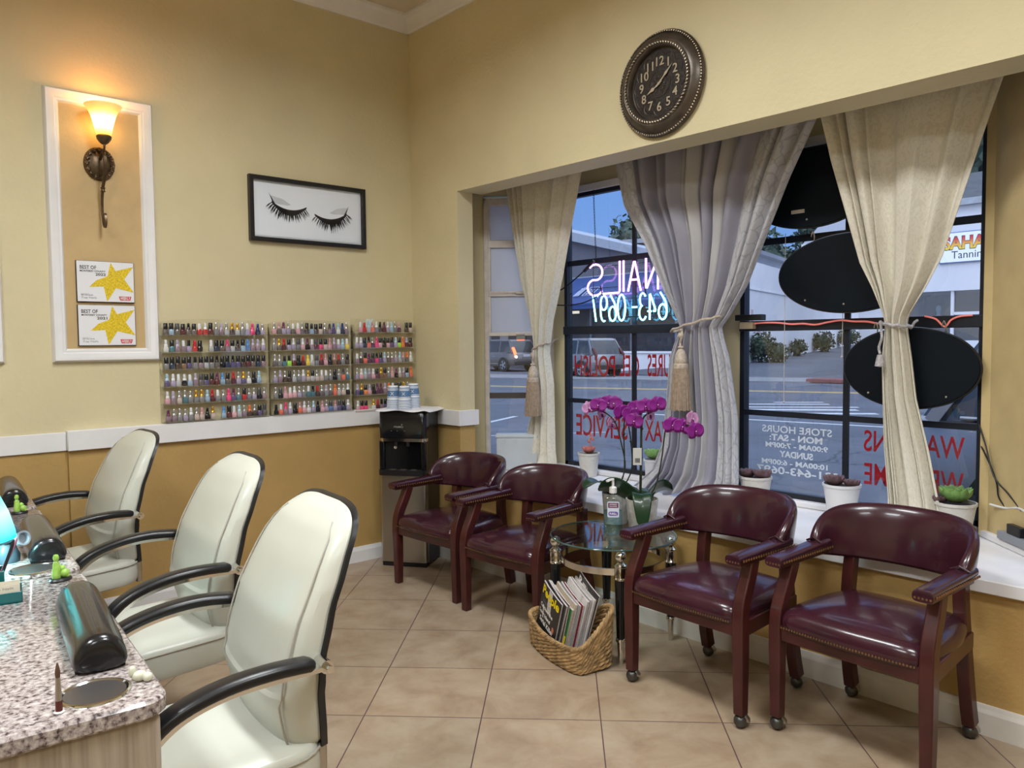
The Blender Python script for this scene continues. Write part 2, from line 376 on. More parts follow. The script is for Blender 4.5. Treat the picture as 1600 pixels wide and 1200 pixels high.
def muntin_window(name, y1, y0, ym, cols=True):
    """black double-hung window: y1 left edge, y0 right edge, ym middle bar"""
    B = MB(); f = .028; xa, xb = XG-.012, XG+.03
    B.bb((xa, y0, .605), (xb, y1, .635)); B.bb((xa, y0, 2.405), (xb, y1, 2.432))
    B.bb((xa, y1-f, .605), (XG+.04, y1, 2.43)); B.bb((xa, y0, .605), (XG+.04, y0+f, 2.43))
    w = B.build(name, M_frame, bevel=.002, smooth=False); struct(w)
    B = MB(); B.bb((XG-.03, y0+.005, 1.495), (XG+.02, y1-.005, 1.55)); B.build('meeting_rail', M_frame, w, bevel=.003)
    B = MB(); B.bb((XG-.008, ym-.014, .63), (XG+.008, ym+.014, 1.497)); B.build('muntin', M_frame, w)
    B = MB(); B.bb((XG-.004, ym-.014, 1.549), (XG+.012, ym+.014, 2.407)); B.build('muntin', M_frame, w)
    B = MB(); B.bb((XG-.007, y0+f, 1.035), (XG+.007, y1-f, 1.065)); B.build('muntin', M_frame, w)
    B = MB(); B.bb((XG-.003, y0+f, 1.955), (XG+.011, y1-f, 1.99)); B.build('muntin', M_frame, w)
    B = MB(); B.bb((XG+.001, y0+f, .634), (XG+.004, y1-f, 2.406)); B.build('glass_pane', M_glass, w, smooth=False)
    return w
win2 = muntin_window('window_2', 3.79, 2.585, 3.19)
win3 = muntin_window('window_3', 2.43, 1.205, 1.83)
# narrow angled window on the left with film covered sashes
M_film = mat('white_window_film', (.62, .63, .68), .5, var=.05, vscale=3)
nt, N, L, b = nodes(M_film); b.inputs['Emission Strength'].default_value = 0
tr = N.new('ShaderNodeBsdfTranslucent'); tr.inputs[0].default_value = (.8, .85, .95, 1); mx = N.new('ShaderNodeMixShader'); mx.inputs[0].default_value = .35
out = [n for n in N if n.type == 'OUTPUT_MATERIAL'][0]; L.new(b.outputs[0], mx.inputs[1]); L.new(tr.outputs[0], mx.inputs[2]); L.new(mx.outputs[0], out.inputs[0])
M_sash = mat('aged_white_sash', (.62, .55, .50), .5, var=.12, vscale=20)
M_brown = mat('brown_metal_bar', (.07, .055, .05), .5)
P, Q = Vector((3.545, 4.25, 0)), Vector((3.885, 3.91, 0)); dl = (Q-P).length
XF = FR(P, Q-P, (0, 0, 1))            # local x along the window, y up, z toward... the room or street
B = MB(XF); B.bb((0, .60, -.05), (.03, 2.44, .02)); B.bb((dl-.03, .60, -.05), (dl, 2.44, .02)); B.bb((0, 2.40, -.05), (dl, 2.44, .02)); B.bb((0, .60, -.05), (dl, .63, .02))
w1 = struct(B.build('window_1', M_sash, bevel=.002, smooth=False))
for a, c in ((2.15, 2.39), (1.80, 2.10), (1.515, 1.765)):
    B = MB(XF)
    for u, v in (((.03, a), (.045, c)), ((dl-.045, a), (dl-.03, c)), ((.03, a-.024), (dl-.03, a)), ((.03, c), (dl-.03, c+.028))): B.bb((u[0], u[1], -.01), (v[0], v[1], .02))
    s_ = B.build('sash', M_sash, w1, bevel=.002)
    B = MB(XF); B.bb((.045, a, -.002), (dl-.045, c, .004)); B.build('film_pane', M_film, s_, smooth=False)
    B = MB(XF); B.bb((.22, a-.02, .02), (.28, a-.008, .035)); B.build('latch', M_steel, s_, bevel=.002)
B = MB(XF); B.bb((.03, 1.055, -.012), (dl-.03, 1.095, .008)); B.build('crossbar', M_brown, w1, smooth=False)
B = MB(XF); B.bb((.03, .62, -.004), (dl-.03, 1.50, -.001)); B.build('glass_pane', M_glass, w1, smooth=False)
# angled window on the right, only its edge is in view
P, Q = Vector((3.585, .935, 0)), Vector((3.31, .66, 0)); dl2 = (Q-P).length
XF = FR(P, Q-P, (0, 0, 1))
B = MB(XF); B.bb((0, .60, -.03), (.035, 2.44, .03)); B.bb((dl2-.03, .60, -.03), (dl2, 2.44, .03)); B.bb((0, 2.40, -.03), (dl2, 2.44, .03)); B.bb((0, .60, -.03), (dl2, .63, .03)); B.bb((0, 1.5, -.03), (dl2, 1.54, .03))
w4 = struct(B.build('window_4', M_frame, bevel=.002, smooth=False))
B = MB(XF); B.bb((.03, .62, -.004), (dl2-.03, 2.41, -.001)); B.build('glass_pane', M_glass, w4, smooth=False)

# ---- picture-rail panels on the left wall
fprof = [(0, 0), (.006, .012), (.012, .018), (.022, .018), (.028, .024), (.042, .026), (.052, .030), (.062, .030), (.068, .022), (.073, .0)]
def wall_panel(name, xa, xb, za, zb):
    B = MB(); rings = []
    for (x, z, sx_, sz) in ((xa, za, 1, 1), (xb, za, -1, 1), (xb, zb, -1, -1), (xa, zb, 1, -1)):
        rings.append([(x+sx_*(.073-p[0]), YW-p[1], z+sz*(.073-p[0])) for p in fprof])
    B.loft(rings, cyc=True, cap=False)
    w = struct(B.build(name, M_trim))
    B = MB(); B.bb((xa+.06, YW-.004, za+.06), (xb-.06, YW, zb-.06)); B.build('ochre_panel', M_panel, w, smooth=False)
wall_panel('trim_9', .937, 1.462, 1.364, 2.757)
wall_panel('trim_10', .20, .73, 1.366, 2.757)
# ================================================================== CAPTAIN CHAIRS
M_burg = mat('burgundy_vinyl', (.038, .0085, .016), .24, var=.18, vscale=7, bump=.12, bscale=90, bdist=.001, coat=.25)
M_mahog = mat('mahogany_wood', (.056, .011, .0105), .36, var=.3, vscale=9, coat=.2)
nt, N, L, b = nodes(M_mahog)
M_nail = mat('antique_brass_nails', (.30, .17, .09), .35, .9, var=.2)
M_caster = mat('pewter_caster', (.10, .10, .095), .35, .8, var=.2)
M_under = mat('black_dust_cover', (.02, .018, .018), .8)
def captain_chair(loc, rz, label, casters=True, group='burgundy captain chairs along the window'):
    t = thing('captain_chair', loc, label, 'chair', rz, group)
    zb = .05 if casters else 0.0; dz = 0 if casters else -.045
    sq = lambda w, d: [(-w/2, -d/2), (w/2, -d/2), (w/2, d/2), (-w/2, d/2)]
    for s in (-1, 1):
        # front post: straight to the seat then sweeping back to the arm
        path = catmull([(-.225, s*.268, zb+.0), (-.226, s*.268, .20), (-.228, s*.268, .40+dz), (-.215, s*.266, .475+dz), (-.175, s*.263, .56+dz), (-.150, s*.26, .625+dz)], 4)
        sc = [lerp(.82, 1.0, min(1, p[2]/.3)) for p in path]
        B = MB(); B.sweep(path, sq(.046, .050), upv=(1, 0, 0), scale=sc); B.build('leg', M_mahog, t, bevel=.005, seg=2)
        path = catmull([(.245, s*.222, zb), (.218, s*.220, .16), (.190, s*.214, .36+dz), (.184, s*.206, .50+dz), (.190, s*.200, .605+dz)], 4)
        B = MB(); B.sweep(path, sq(.044, .046), upv=(1, 0, 0)); B.build('leg', M_mahog, t, bevel=.004)
        if casters:
            for x, y in ((-.225, s*.268), (.245, s*.222)):
                B = MB(T(x, y, 0)); B.sph((0, 0, .026), .026, 16, 10); c_ = B.build('caster', M_caster, t)
                B = MB(T(x, y, 0)); B.cyl((0, 0, .050), .011, .03); B.lathe([(.0, .026), (.028, .026), (.0285, .030), (.026, .04), (.012, .052), (.0, .052)], 16, T(.004, 0, 0) @ RY(.35)); B.build('caster_hood', M_steel, c_)
        # padded arm with nail heads
        yo = s*.262
        ring = []
        arm = catmull([(-.272, yo, .640+dz), (-.262, yo, .645+dz), (-.18, yo, .648+dz), (-.05, yo*1.0, .652+dz), (.05, yo*1.0, .656+dz), (.085, yo*1.0, .658+dz)], 4)
        for i, p in enumerate(arm):
            w = .030 if i == 0 else .033; h = .013 if i == 0 else .020
            ring.append([(p[0], p[1]+w*math.copysign(abs(math.cos(a))**.5, math.cos(a)), p[2]-.002+h*.85*math.copysign(abs(math.sin(a))**.7, math.sin(a))) for a in [2*PI*k/20 for k in range(20)]])
        B = MB(); B.loft(ring); a_ = B.build('armrest', M_burg, t, bevel=0)
        B = MB(); B.bb((-.258, yo-.023, .616+dz), (.08, yo+.023, .636+dz)); B.build('arm_rail', M_mahog, a_, bevel=.004)
        B = MB(); n = 22
        for k in range(n):
            x = lerp(-.25, .09, k/(n-1)); B.sph((x, yo-.0335, .640+dz), .0055, 6, 4, (1, .7, 1)); B.sph((x, yo+.0335, .640+dz), .0055, 6, 4, (1, .7, 1))
        for k in range(5): B.sph((-.271, yo+lerp(-.024, .024, k/4), .634+dz), .0045, 6, 4, (.6, 1, 1))
        B.build('nailhead_trim', M_nail, a_)
    # aprons
    z0, z1 = .345+dz, .405+dz
    B = MB(); B.bb((-.243, -.25, z0), (-.215, .25, z1)); B.bb((.19, -.21, z0), (.215, .21, z1))
    for s in (-1, 1): B.add([(-.22, s*.262, z0), (.21, s*.215, z0), (.21, s*.24, z0), (-.22, s*.284, z0), (-.22, s*.262, z1), (.21, s*.215, z1), (.21, s*.24, z1), (-.22, s*.284, z1)], [(0, 1, 2, 3), (4, 5, 6, 7), (0, 1, 5, 4), (1, 2, 6, 5), (2, 3, 7, 6), (3, 0, 4, 7)])
    B.build('seat_rail', M_mahog, t, bevel=.004)
    # seat: bowed front, crowned top
    out = [(-.250, -.232), (-.262, -.12), (-.268, 0), (-.262, .12), (-.250, .232), (-.18, .262), (0, .262), (.12, .245), (.205, .21), (.225, .10), (.228, 0), (.225, -.10), (.205, -.21), (.12, -.245), (0, -.262), (-.18, -.262)]
    out = [p[:2] for p in catmull([(p[0], p[1], 0) for p in out], 3, True)]
    rings = []
    for k_, z in ((.90, .385), (.985, .392), (1.0, .402), (1.005, .420), (.985, .440), (.93, .457), (.8, .470), (.6, .480), (.35, .487), (.12, .490)):
        rings.append([(p[0]*k_+(-.012*(1-k_)), p[1]*k_, z+dz-.0) for p in out])
    B = MB(); B.loft(rings); seat = B.build('seat', M_burg, t)
    B = MB()
    for k in range(44):
        f = k/43; y = lerp(-.235, .235, f); x = -.262-.010*math.cos((f-.5)*PI)+.004; B.sph((x, y, .402+dz), .0042, 6, 4, (.6, 1, 1))
    B.build('nailhead_trim', M_nail, seat)
    # barrel back band
    prof_n = 13; rings = []
    for i in range(29):
        u = i/28*2-1; a = u*math.radians(96)
        # centre line: half ellipse opening towards the front
        cx = .035+.205*math.cos(a) if abs(u) < 1 else .035; cy = .268*math.sin(a)*1.0
        if abs(a) > PI/2: cx = .035+.22*math.cos(a)
        h = math.cos(u*PI/2)
        top = .678+.130*(1-abs(u)**4.0); bot = .618-.035*(1-abs(u)**2)
        th = lerp(.030, .040, h); nx, ny = math.cos(a), math.sin(a)
        lean = .045*(1-abs(u)**2)
        R_ = []
        H = top-bot
        sec = [(-.5, .04), (-.56, .2), (-.60, .42), (-.60, .65), (-.50, .85), (-.28, .96), (0, 1.0), (.28, .96), (.46, .85), (.5, .6), (.5, .35), (.46, .08), (.2, 0), (-.3, 0)]
        for sx_, sz in sec:
            off = sx_*th*1.25+lean*sz
            R_.append((cx+nx*off, cy+ny*off, bot+H*sz+dz))
        rings.append(R_)
    B = MB(); B.loft(rings); back = B.build('backrest', M_burg, t, sub=1)
    for s in (-1, 1):
        B = MB(); B.tube([(.015, s*.232, .668+dz), (.010, s*.262, .684+dz), (.015, s*.294, .668+dz)], .004, 6); B.build('welt_cord', M_burg, back)
    return t
captain_chair((2.86, 3.725, 0), math.radians(3), 'burgundy captain chair against the water cooler, farthest from the camera', False)
captain_chair((2.85, 3.055, 0), math.radians(3), 'burgundy captain chair left of the glass table, second from the cooler', False)
captain_chair((2.785, 1.85, 0), math.radians(-2), 'burgundy captain chair on casters just right of the glass table')
captain_chair((2.855, 1.215, 0), math.radians(-2), 'burgundy captain chair on casters nearest the camera at far right')

# ================================================================== SALON CHAIRS
M_cream = mat('cream_vinyl', (.54, .55, .485), .33, var=.04, vscale=4, bump=.15, bscale=25, bdist=.002, coat=.1)
M_blackarm = mat('black_arm_pad', (.008, .008, .010), .32, var=.1)
M_seam = mat('taupe_seam', (.40, .38, .33), .6)
def salon_chair(loc, rz, label, W=.31):
    t = thing('salon_chair', loc, label, 'chair', rz, 'cream salon chairs in front of the manicure desks')
    # seat cushion
    rings = []
    for k_, z in ((.90, .345), (.99, .355), (1.0, .38), (1.0, .425), (.985, .448)):
        rings.append([(x*k_, y*k_, z+(x*.05)) for x, y in rrect(.50, .50, .09, 5)])
    for k_, z in ((.96, .462), (.85, .472), (.6, .476), (.2, .476)):
        rings.append([(x*k_, y*k_, z+(x*.05)*k_) for x, y in rrect(.50, .50, .09, 5)])
    B = MB(T(.0, 0, .012)); B.loft(rings); seat = B.build('seat', M_cream, t, sub=1)
    B = MB(T(.0, 0, .012)); B.tube([(x*.995, y*.995, .443+x*.05) for x, y in rrect(.50, .50, .09, 5)], .0035, 6, closed=True); B.build('piping', M_seam, seat)
    # back
    cl = [(0, .238, .462), (.12, .228, .53), (.25, .218, .61), (.4, .222, .70), (.6, .250, .815), (.8, .298, .93), (.93, .336, 1.005), (.97, .348, 1.024), (1.0, .356, 1.036)]
    def wid(s): return interp([(0, .205), (.1, .225), (.3, .25), (.5, .255), (.7, .248), (.82, .234), (.88, .222), (.92, .206), (.95, .184), (.975, .152), (.99, .118), (1.0, .07)], s)[0]
    def thk(s): return interp([(0, .055), (.1, .085), (.3, .098), (.6, .085), (.85, .07), (.95, .055), (1.0, .03)], s)[0]
    def ring(s, kf=1.0, front=True):
        x, z = interp(cl, s); w = wid(s); th = thk(s)
        sl = -.25 if s < .3 else -.45; n_ = Vector((-1, 0, sl)).normalized()
        pts = []
        for k in range(20):
            a = 2*PI*k/20; c_, s__ = math.cos(a), math.sin(a)
            px_ = math.copysign(abs(c_)**.38, c_); py_ = math.copysign(abs(s__)**.45, s__)
            f = th if py_ > 0 else 0.006
            bulge = .018*(1-px_**2) if py_ > 0 else 0
            d = py_*f+bulge
            pts.append((x+n_.x*d, px_*w, z+n_.z*d))
        return pts
    B = MB(); B.loft([ring(1-(1-s_/36)**1.6) for s_ in range(37)]); back = B.build('backrest', M_cream, t, sub=1)
    # seam lines down both front edges of the back
    for s in (-1, 1):
        B = MB(); pth = []
        for i in range(17):
            s_ = .03+i/16*.93; x, z = interp(cl, s_); th = thk(s_); n_ = Vector((-1, 0, -.25 if s_ < .3 else -.45)).normalized()
            pth.append((x+n_.x*(th*.93), s*wid(s_)*.90, z+n_.z*th*.93))
        B.tube(pth, .0028, 6); B.build('piping', M_seam, back)
    # black rear shell
    def shell(s, o):
        x, z = interp(cl, s); w = wid(s)+.004; n_ = Vector((-1, 0, -.25 if s < .3 else -.45)).normalized()
        return [(x-n_.x*(.002+o*.016), y*w, z-n_.z*(.002+o*.016)) for y in (-1, -.8, -.4, 0, .4, .8, 1)]
    B = MB(); rings = []
    for i in range(37):
        s_ = 1-(1-i/36)**1.6; a_ = shell(s_, 0); c_ = shell(s_, 1)
        rings.append(a_+c_[::-1])
    B.loft(rings); B.build('back_shell', M_black, t)
    B = MB(); B.bb((.235, -.20, .37), (.258, .20, .465)); B.build('back_bracket', M_steel, t, bevel=.004)
    # arms
    for s in (-1, 1):
        y = s*W
        arm = catmull([(.185, y*.97, .715), (.09, y, .722), (-.01, y, .714), (-.10, y, .690), (-.165, y, .650), (-.200, y, .595), (-.205, y, .562)], 6)
        sec = [(.030*math.copysign(abs(math.cos(a_))**.6, math.cos(a_)), .015*math.copysign(abs(math.sin(a_))**.8, math.sin(a_))) for a_ in [2*PI*k_/14 for k_ in range(14)]]
        sec = [(a_, c_) for a_, c_ in sec]
        sc = [.75 if i == 0 else (.8 if i == len(arm)-1 else 1) for i in range(len(arm))]
        B = MB(); B.sweep(arm, sec, scale=sc); ar = B.build('armrest', M_blackarm, t)
        ch = catmull([(.22, y*.95, .697), (.09, y, .703), (-.01, y, .696), (-.095, y, .672), (-.153, y, .632), (-.185, y, .580), (-.182, y, .50), (-.165, y*.98, .43), (-.12, y*.86, .352), (-.05, y*.6, .335)], 5)
        B = MB(); B.sweep(ch, [(-.018, -.005), (.018, -.005), (.018, .005), (-.018, .005)]); B.build('arm_bracket', M_chrome, ar)
        B = MB(FR((.222, y*.80, .697), (1, 0, 0), (0, 0, 1))); B.cyl((0, 0, -s*.03), .016, .05, 16); B.cyl((0, 0, -s*.06), .009, .03, 12); B.build('pivot_bolt', M_chrome, ar)
    # pedestal
    B = MB(); B.cyl((0, 0, .34), .09, .02, 20); B.cyl((0, 0, .27), .028, .14); B.cyl((0, 0, .17), .018, .16); B.build('gas_lift', M_black, t)
    bs = MB()
    for k in range(5):
        a = 2*PI*k/5+.3; p = (.27*math.cos(a), .27*math.sin(a))
        bs.sweep([(0, 0, .11), (p[0]*.5, p[1]*.5, .10), (p[0], p[1], .075)], [(-.022, -.014), (.022, -.014), (.018, .014), (-.018, .014)], upv=(0, 0, 1), scale=[1.2, 1, .7])
    bs.build('star_base', M_black, t, bevel=.003)
    for k in range(5):
        a = 2*PI*k/5+.3; p = (.27*math.cos(a), .27*math.sin(a))
        B = MB(T(p[0], p[1], 0) @ RZ(a)); B.cyl((0, 0, 0), .028, .02, 16, T(.0, -.013, .028) @ RX(PI/2)); B.cyl((0, 0, 0), .028, .02, 16, T(.0, .013, .028) @ RX(PI/2)); B.cyl((0, 0, .06), .008, .04); B.build('caster', M_black, t)
    return t
salon_chair((.685, 1.955, 0), math.radians(-6), 'cream vinyl salon chair nearest the camera at the first desk', .305)
salon_chair((.85, 2.865, 0), math.radians(-4), 'cream vinyl salon chair in the middle of the row of three', .31)
salon_chair((.845, 3.99, 0), math.radians(1), 'cream vinyl salon chair farthest from the camera, nearest the lashes wall', .33)

# ================================================================== MANICURE DESKS
M_gran = mat('speckled_granite', (.6, .55, .52), .12, var=0)
nt, N, L, b = nodes(M_gran)
co = N.new('ShaderNodeTexCoord'); v1 = N.new('ShaderNodeTexNoise'); v1.inputs['Scale'].default_value = 75; v1.inputs['Detail'].default_value = 6; v1.inputs['Roughness'].default_value = .62; v1.inputs['Distortion'].default_value = .25
L.new(co.outputs['Object'], v1.inputs[0])
r1 = ramp(N, [(.35, (.04, .03, .03)), (.41, (.15, .12, .12)), (.47, (.29, .245, .24)), (.56, (.42, .375, .365)), (.68, (.58, .54, .52))]); L.new(v1.outputs['Fac'], r1.inputs[0]); L.new(r1.outputs[0], b.inputs['Base Color'])
M_ash = mat('pale_ash_laminate', (.45, .40, .33), .45, var=0)
nt, N, L, b = nodes(M_ash)
co = N.new('ShaderNodeTexCoord'); mp = N.new('ShaderNodeMapping'); mp.inputs['Scale'].default_value = (60, 60, 2.5); wv = N.new('ShaderNodeTexNoise'); wv.inputs['Scale'].default_value = 1.2; wv.inputs['Detail'].default_value = 5
L.new(co.outputs['Object'], mp.inputs[0]); L.new(mp.outputs[0], wv.inputs[0]); r1 = ramp(N, [(.3, (.31, .255, .20)), (.7, (.47, .41, .34))]); L.new(wv.outputs['Fac'], r1.inputs[0]); L.new(r1.outputs[0], b.inputs['Base Color'])
DA = math.radians(-5.2)     # the desk row is slightly skewed to the walls
def desk(corner, length, label, holes, first=False):
    t = thing('manicure_desk', (corner[0], corner[1], 0), label, 'table', DA, 'granite topped manicure desks')
    Wd = .56
    def rr(x0, y0, x1, y1, r, n=5): return [(p[0]+(x0+x1)/2, p[1]+(y0+y1)/2) for p in rrect(x1-x0, y1-y0, r, n)]
    B = MB()
    rings = [[(p[0], p[1], z) for p in rr(-Wd-k, -k, k, length+k, .05)] for k, z in ((-.006, .722), (0, .728), (0, .753), (-.006, .760))]
    B.loft(rings); top = B.build('granite_top', M_gran, t)
    B = MB(); B.bb((-Wd+.03, .06, .0), (-.42, length-.06, .722)); B.build('cabinet', M_ash, t, bevel=.004)
    fx = -.015 if first else -.36
    B = MB(); B.bb((-Wd+.03, .02, 0), (fx, .058, .722)); B.build('end_panel', M_ash, t, bevel=.012 if first else .003)
    B = MB(); B.bb((-Wd+.03, length-.058, 0), (-.36, length-.02, .722)); B.build('end_panel', M_ash, t, bevel=.003)
    for hx, hy in holes:
        B = MB(T(hx, hy, .7605)); B.lathe([(.056, .001), (.061, .004), (.066, .003), (.067, 0), (.056, 0)], 40, cap=False); h_ = B.build('steel_ring', M_chrome, t)
        B = MB(T(hx, hy, .7605)); B.lathe([(.0, .0004), (.04, .0006), (.0565, .0016)], 40, cap=False); B.build('dark_well', mat('dark_steel_well', (.16, .15, .15), .35, .8), h_)
    return t
desk((.508, 1.585), 1.085, 'granite topped manicure desk nearest the camera', [(-.118, .107)], True)
desk((.612, 2.70), 1.14, 'granite topped manicure desk behind the nearest one', [(-.123, .075)])
desk((.716, 3.87), .62, 'granite topped manicure desk at the far end by the wall', [])
# ================================================================== THINGS ON THE LEFT WALL
M_bronze = mat('antique_bronze', (.13, .09, .055), .38, .85, var=.35, vscale=30)
M_amber = mat('amber_lamp_glass', (.9, .55, .2), .5, var=.25, vscale=22)
nt, N, L, b = nodes(M_amber)
# sconce: glass bell lit from inside
sc = thing('wall_sconce', (1.19, YW-.004, 2.40), 'lit bronze wall sconce with amber glass bell shade', 'lamp')
WL = FR((0, 0, 0), (1, 0, 0), (0, 0, 1))
B = MB(FR((0, 0, 0), (1, 0, 0), (0, 0, 1))); B.lathe([(.0, .022), (.03, .022), (.046, .016), (.055, .012), (.068, .02), (.074, .012), (.076, 0), (0, 0)], 40); pl = B.build('backplate', M_bronze, sc)
pl.scale = (1, 1, 1.15)
B = MB(FR((0, 0, 0), (1, 0, 0), (0, 0, 1)))
for k in range(16):
    a = 2*PI*k/16; c = (.062*math.cos(a), .062*math.sin(a))
    B.tube([(c[0]+.010*math.cos(t*1.7+a)*(1-t/9), c[1]*1.13+.012*math.sin(t*1.7+a)*(1-t/9), .018+.001*t) for t in range(7)], .0042, 6)
B.build('leaf_scrolls', M_bronze, sc)
B = MB()   # long S arm: rises to the cup, drops to a curl below
pth = catmull([(0, -.02, .02), (.0, -.075, .045), (.002, -.105, .02), (.003, -.10, -.05), (.0, -.06, -.12), (-.002, -.04, -.19), (-.002, -.038, -.26), (0, -.045, -.31), (.0, -.068, -.335), (0, -.088, -.315), (0, -.085, -.275), (0, -.066, -.265)], 6)
B.sweep(pth, [(-.007, -.004), (.007, -.004), (.007, .004), (-.007, .004)], scale=[.9+.3*math.sin(min(1, i/30)*PI) for i in range(len(pth))]); B.build('scroll_arm', M_bronze, sc, bevel=.0015)
B = MB(); B.tube(catmull([(.0, -.078, .045), (.0, -.105, .065), (.0, -.108, .085)], 5), .006, 8); B.build('neck', M_bronze, sc)
B = MB(T(0, -.055, -.14)); B.lathe([(0, -.012), (.010, -.012), (.013, -.009), (.009, -.004), (.009, .004), (.013, .009), (.010, .012), (0, .012)], 14); B.build('collar', M_bronze, sc)
B = MB(T(0, -.105, .0)); B.lathe([(.0, .083), (.012, .084), (.022, .092), (.034, .108), (.037, .122), (.033, .128), (.0, .128)], 28); B.build('cup', M_bronze, sc)
M_shade = mat('glowing_amber_glass', (.95, .62, .25), .45, var=0)
nt, N, L, b = nodes(M_shade)
co = N.new('ShaderNodeTexCoord'); s_ = N.new('ShaderNodeSeparateXYZ'); L.new(co.outputs['Object'], s_.inputs[0])
mr = N.new('ShaderNodeMapRange'); mr.inputs[1].default_value = .126; mr.inputs[2].default_value = .285; L.new(s_.outputs['Z'], mr.inputs[0])
rr = ramp(N, [(0, (1.0, .34, .03)), (.2, (1.0, .50, .08)), (.4, (1.0, .74, .28)), (.62, (1.0, .55, .12)), (.8, (.9, .38, .07)), (1, (.62, .32, .11))]); L.new(mr.outputs[0], rr.inputs[0])
nz = N.new('ShaderNodeTexNoise'); nz.inputs['Scale'].default_value = 40; L.new(co.outputs['Object'], nz.inputs[0])
st = ramp(N, [(0, (2.5, 2.5, 2.5)), (.3, (13, 13, 13)), (.5, (9, 9, 9)), (.75, (1.8, 1.8, 1.8)), (1, (.7, .7, .7))]); L.new(mr.outputs[0], st.inputs[0])
ml = N.new('ShaderNodeMath'); ml.operation = 'MULTIPLY'; L.new(st.outputs[0], ml.inputs[0]); 
mrr = N.new('ShaderNodeMapRange'); mrr.inputs[3].default_value = .75; mrr.inputs[4].default_value = 1.2; L.new(nz.outputs[0], mrr.inputs[0]); L.new(mrr.outputs[0], ml.inputs[1])
L.new(rr.outputs[0], b.inputs['Emission Color']); L.new(ml.outputs[0], b.inputs['Emission Strength'])
B = MB(T(0, -.105, 0)); B.lathe([(.030, .126), (.037, .15), (.046, .19), (.056, .225), (.068, .252), (.082, .272), (.088, .280)], 40, cap=False); sh = B.build('lamp_shade', M_shade, sc, solid=.004)
pl = point_light('bulb', (0, -.105, .29), 1.5, (1.0, .5, .14), .04); pl.parent = sc
# award plaques
M_plq = mat('white_plaque_face', (.80, .80, .84), .3, var=.01)
M_star = mat('yellow_crayon_star', (.72, .52, .02), .55, var=.3, vscale=180)
M_ink = mat('black_ink', (.015, .015, .02), .5, var=0)
M_grey = mat('grey_ink', (.22, .22, .26), .5, var=0)
M_red = mat('red_logo', (.55, .02, .04), .5, var=0)
M_white = mat('white_ink', (.85, .85, .85), .5, var=0)
star = [(-.082, -.028), (-.045, .008), (.008, .030), (.026, .104), (.048, .060), (.142, .086), (.090, .018), (.142, -.052), (.048, -.030), (.003, -.104), (-.012, -.024)]
def plaque(x, z, year, label):
    t = thing('award_plaque', (x, YW-.004, z), label, 'plaque', 0, 'award plaques in the left wall panel')
    XF = FR((0, 0, 0), (1, 0, 0), (0, 0, 1)); w, h = .282, .216
    B = MB(XF); B.bb((-w/2, -h/2, 0), (w/2, h/2, .012)); B.build('board', mat('dark_wood_edge', (.025, .015, .015), .4), t, bevel=.002)
    B = MB(XF); B.bb((-w/2+.003, -h/2+.004, .012), (w/2-.003, h/2-.002, .0135)); B.build('face', M_plq, t, smooth=False)
    B = MB(XF); B.prism([(min(.137, a), max(-.102, min(.103, c))) for a, c in star], .0135, .0142); B.build('star', M_star, t, smooth=False)
    for s, x0, z0, ww, hh, m, bo in (('BEST OF', -.123, .064, .078, .019, M_ink, .012), ('MONTEREY COUNTY', -.123, .050, .122, .009, M_ink, .02), (year, -.050, .031, .050, .014, M_ink, .02), ('PRESENTED TO', -.121, -.066, .036, .0035, M_grey, .0), ('BEST NAIL SALON', -.121, -.073, .056, .005, M_ink, .01), ('Top Nails', -.121, -.091, .073, .012, M_grey, 0)):
        v, f = text_geo(s, 1, ww, bo, .0, height=hh)
        B = MB(XF); B.add(v, f, T(x0, z0, .0144)); B.build('lettering', m, t, smooth=False)
    B = MB(XF); B.prism([(.067, -.095), (.117, -.095), (.123, -.074), (.061, -.074)], .0140, .0146); lg = B.build('logo', M_red, t, smooth=False)
    v, f = text_geo('WEEKLY', 1, .050, .02, 0, height=.015); B = MB(XF); B.add(v, f, T(.067, -.092, .0149)); B.build('lettering', M_white, lg, smooth=False)
plaque(1.199, 1.785, '2022', 'white award plaque with yellow star reading 2022, the upper one')
plaque(1.199, 1.556, '2021', 'white award plaque with yellow star reading 2021, the lower one')
# framed lashes picture
XF = FR((0, 0, 0), (1, 0, 0), (0, 0, 1))
t = thing('framed_picture', (2.388, YW-.002, 2.262), 'black framed print of two closed eyes with long black lashes', 'picture')
w, h = .788, .388
M_fr = mat('black_picture_frame', (.012, .012, .014), .35, var=.05)
B = MB(XF); rings = []
for sx_, sy_ in ((-1, -1), (1, -1), (1, 1), (-1, 1)):
    rings.append([(sx_*(w/2-a), sy_*(h/2-a), d) for a, d in ((0, 0), (0, .032), (.004, .036), (.022, .036), (.024, .034), (.024, .004))])
B.loft(rings, cyc=True, cap=False); B.build('frame', M_fr, t, smooth=False)
B = MB(XF); B.bb((-w/2+.01, -h/2+.01, .002), (w/2-.01, h/2-.01, .006)); B.build('backing_board', mat('white_mat_board', (.84, .88, .95), .5, var=.01), t, smooth=False)
B = MB(XF); B.bb((-w/2+.034, -h/2+.034, .006), (w/2-.034, h/2-.034, .010)); B.build('print', mat('white_print_paper', (.86, .91, .98), .45, var=.01), t, smooth=False)
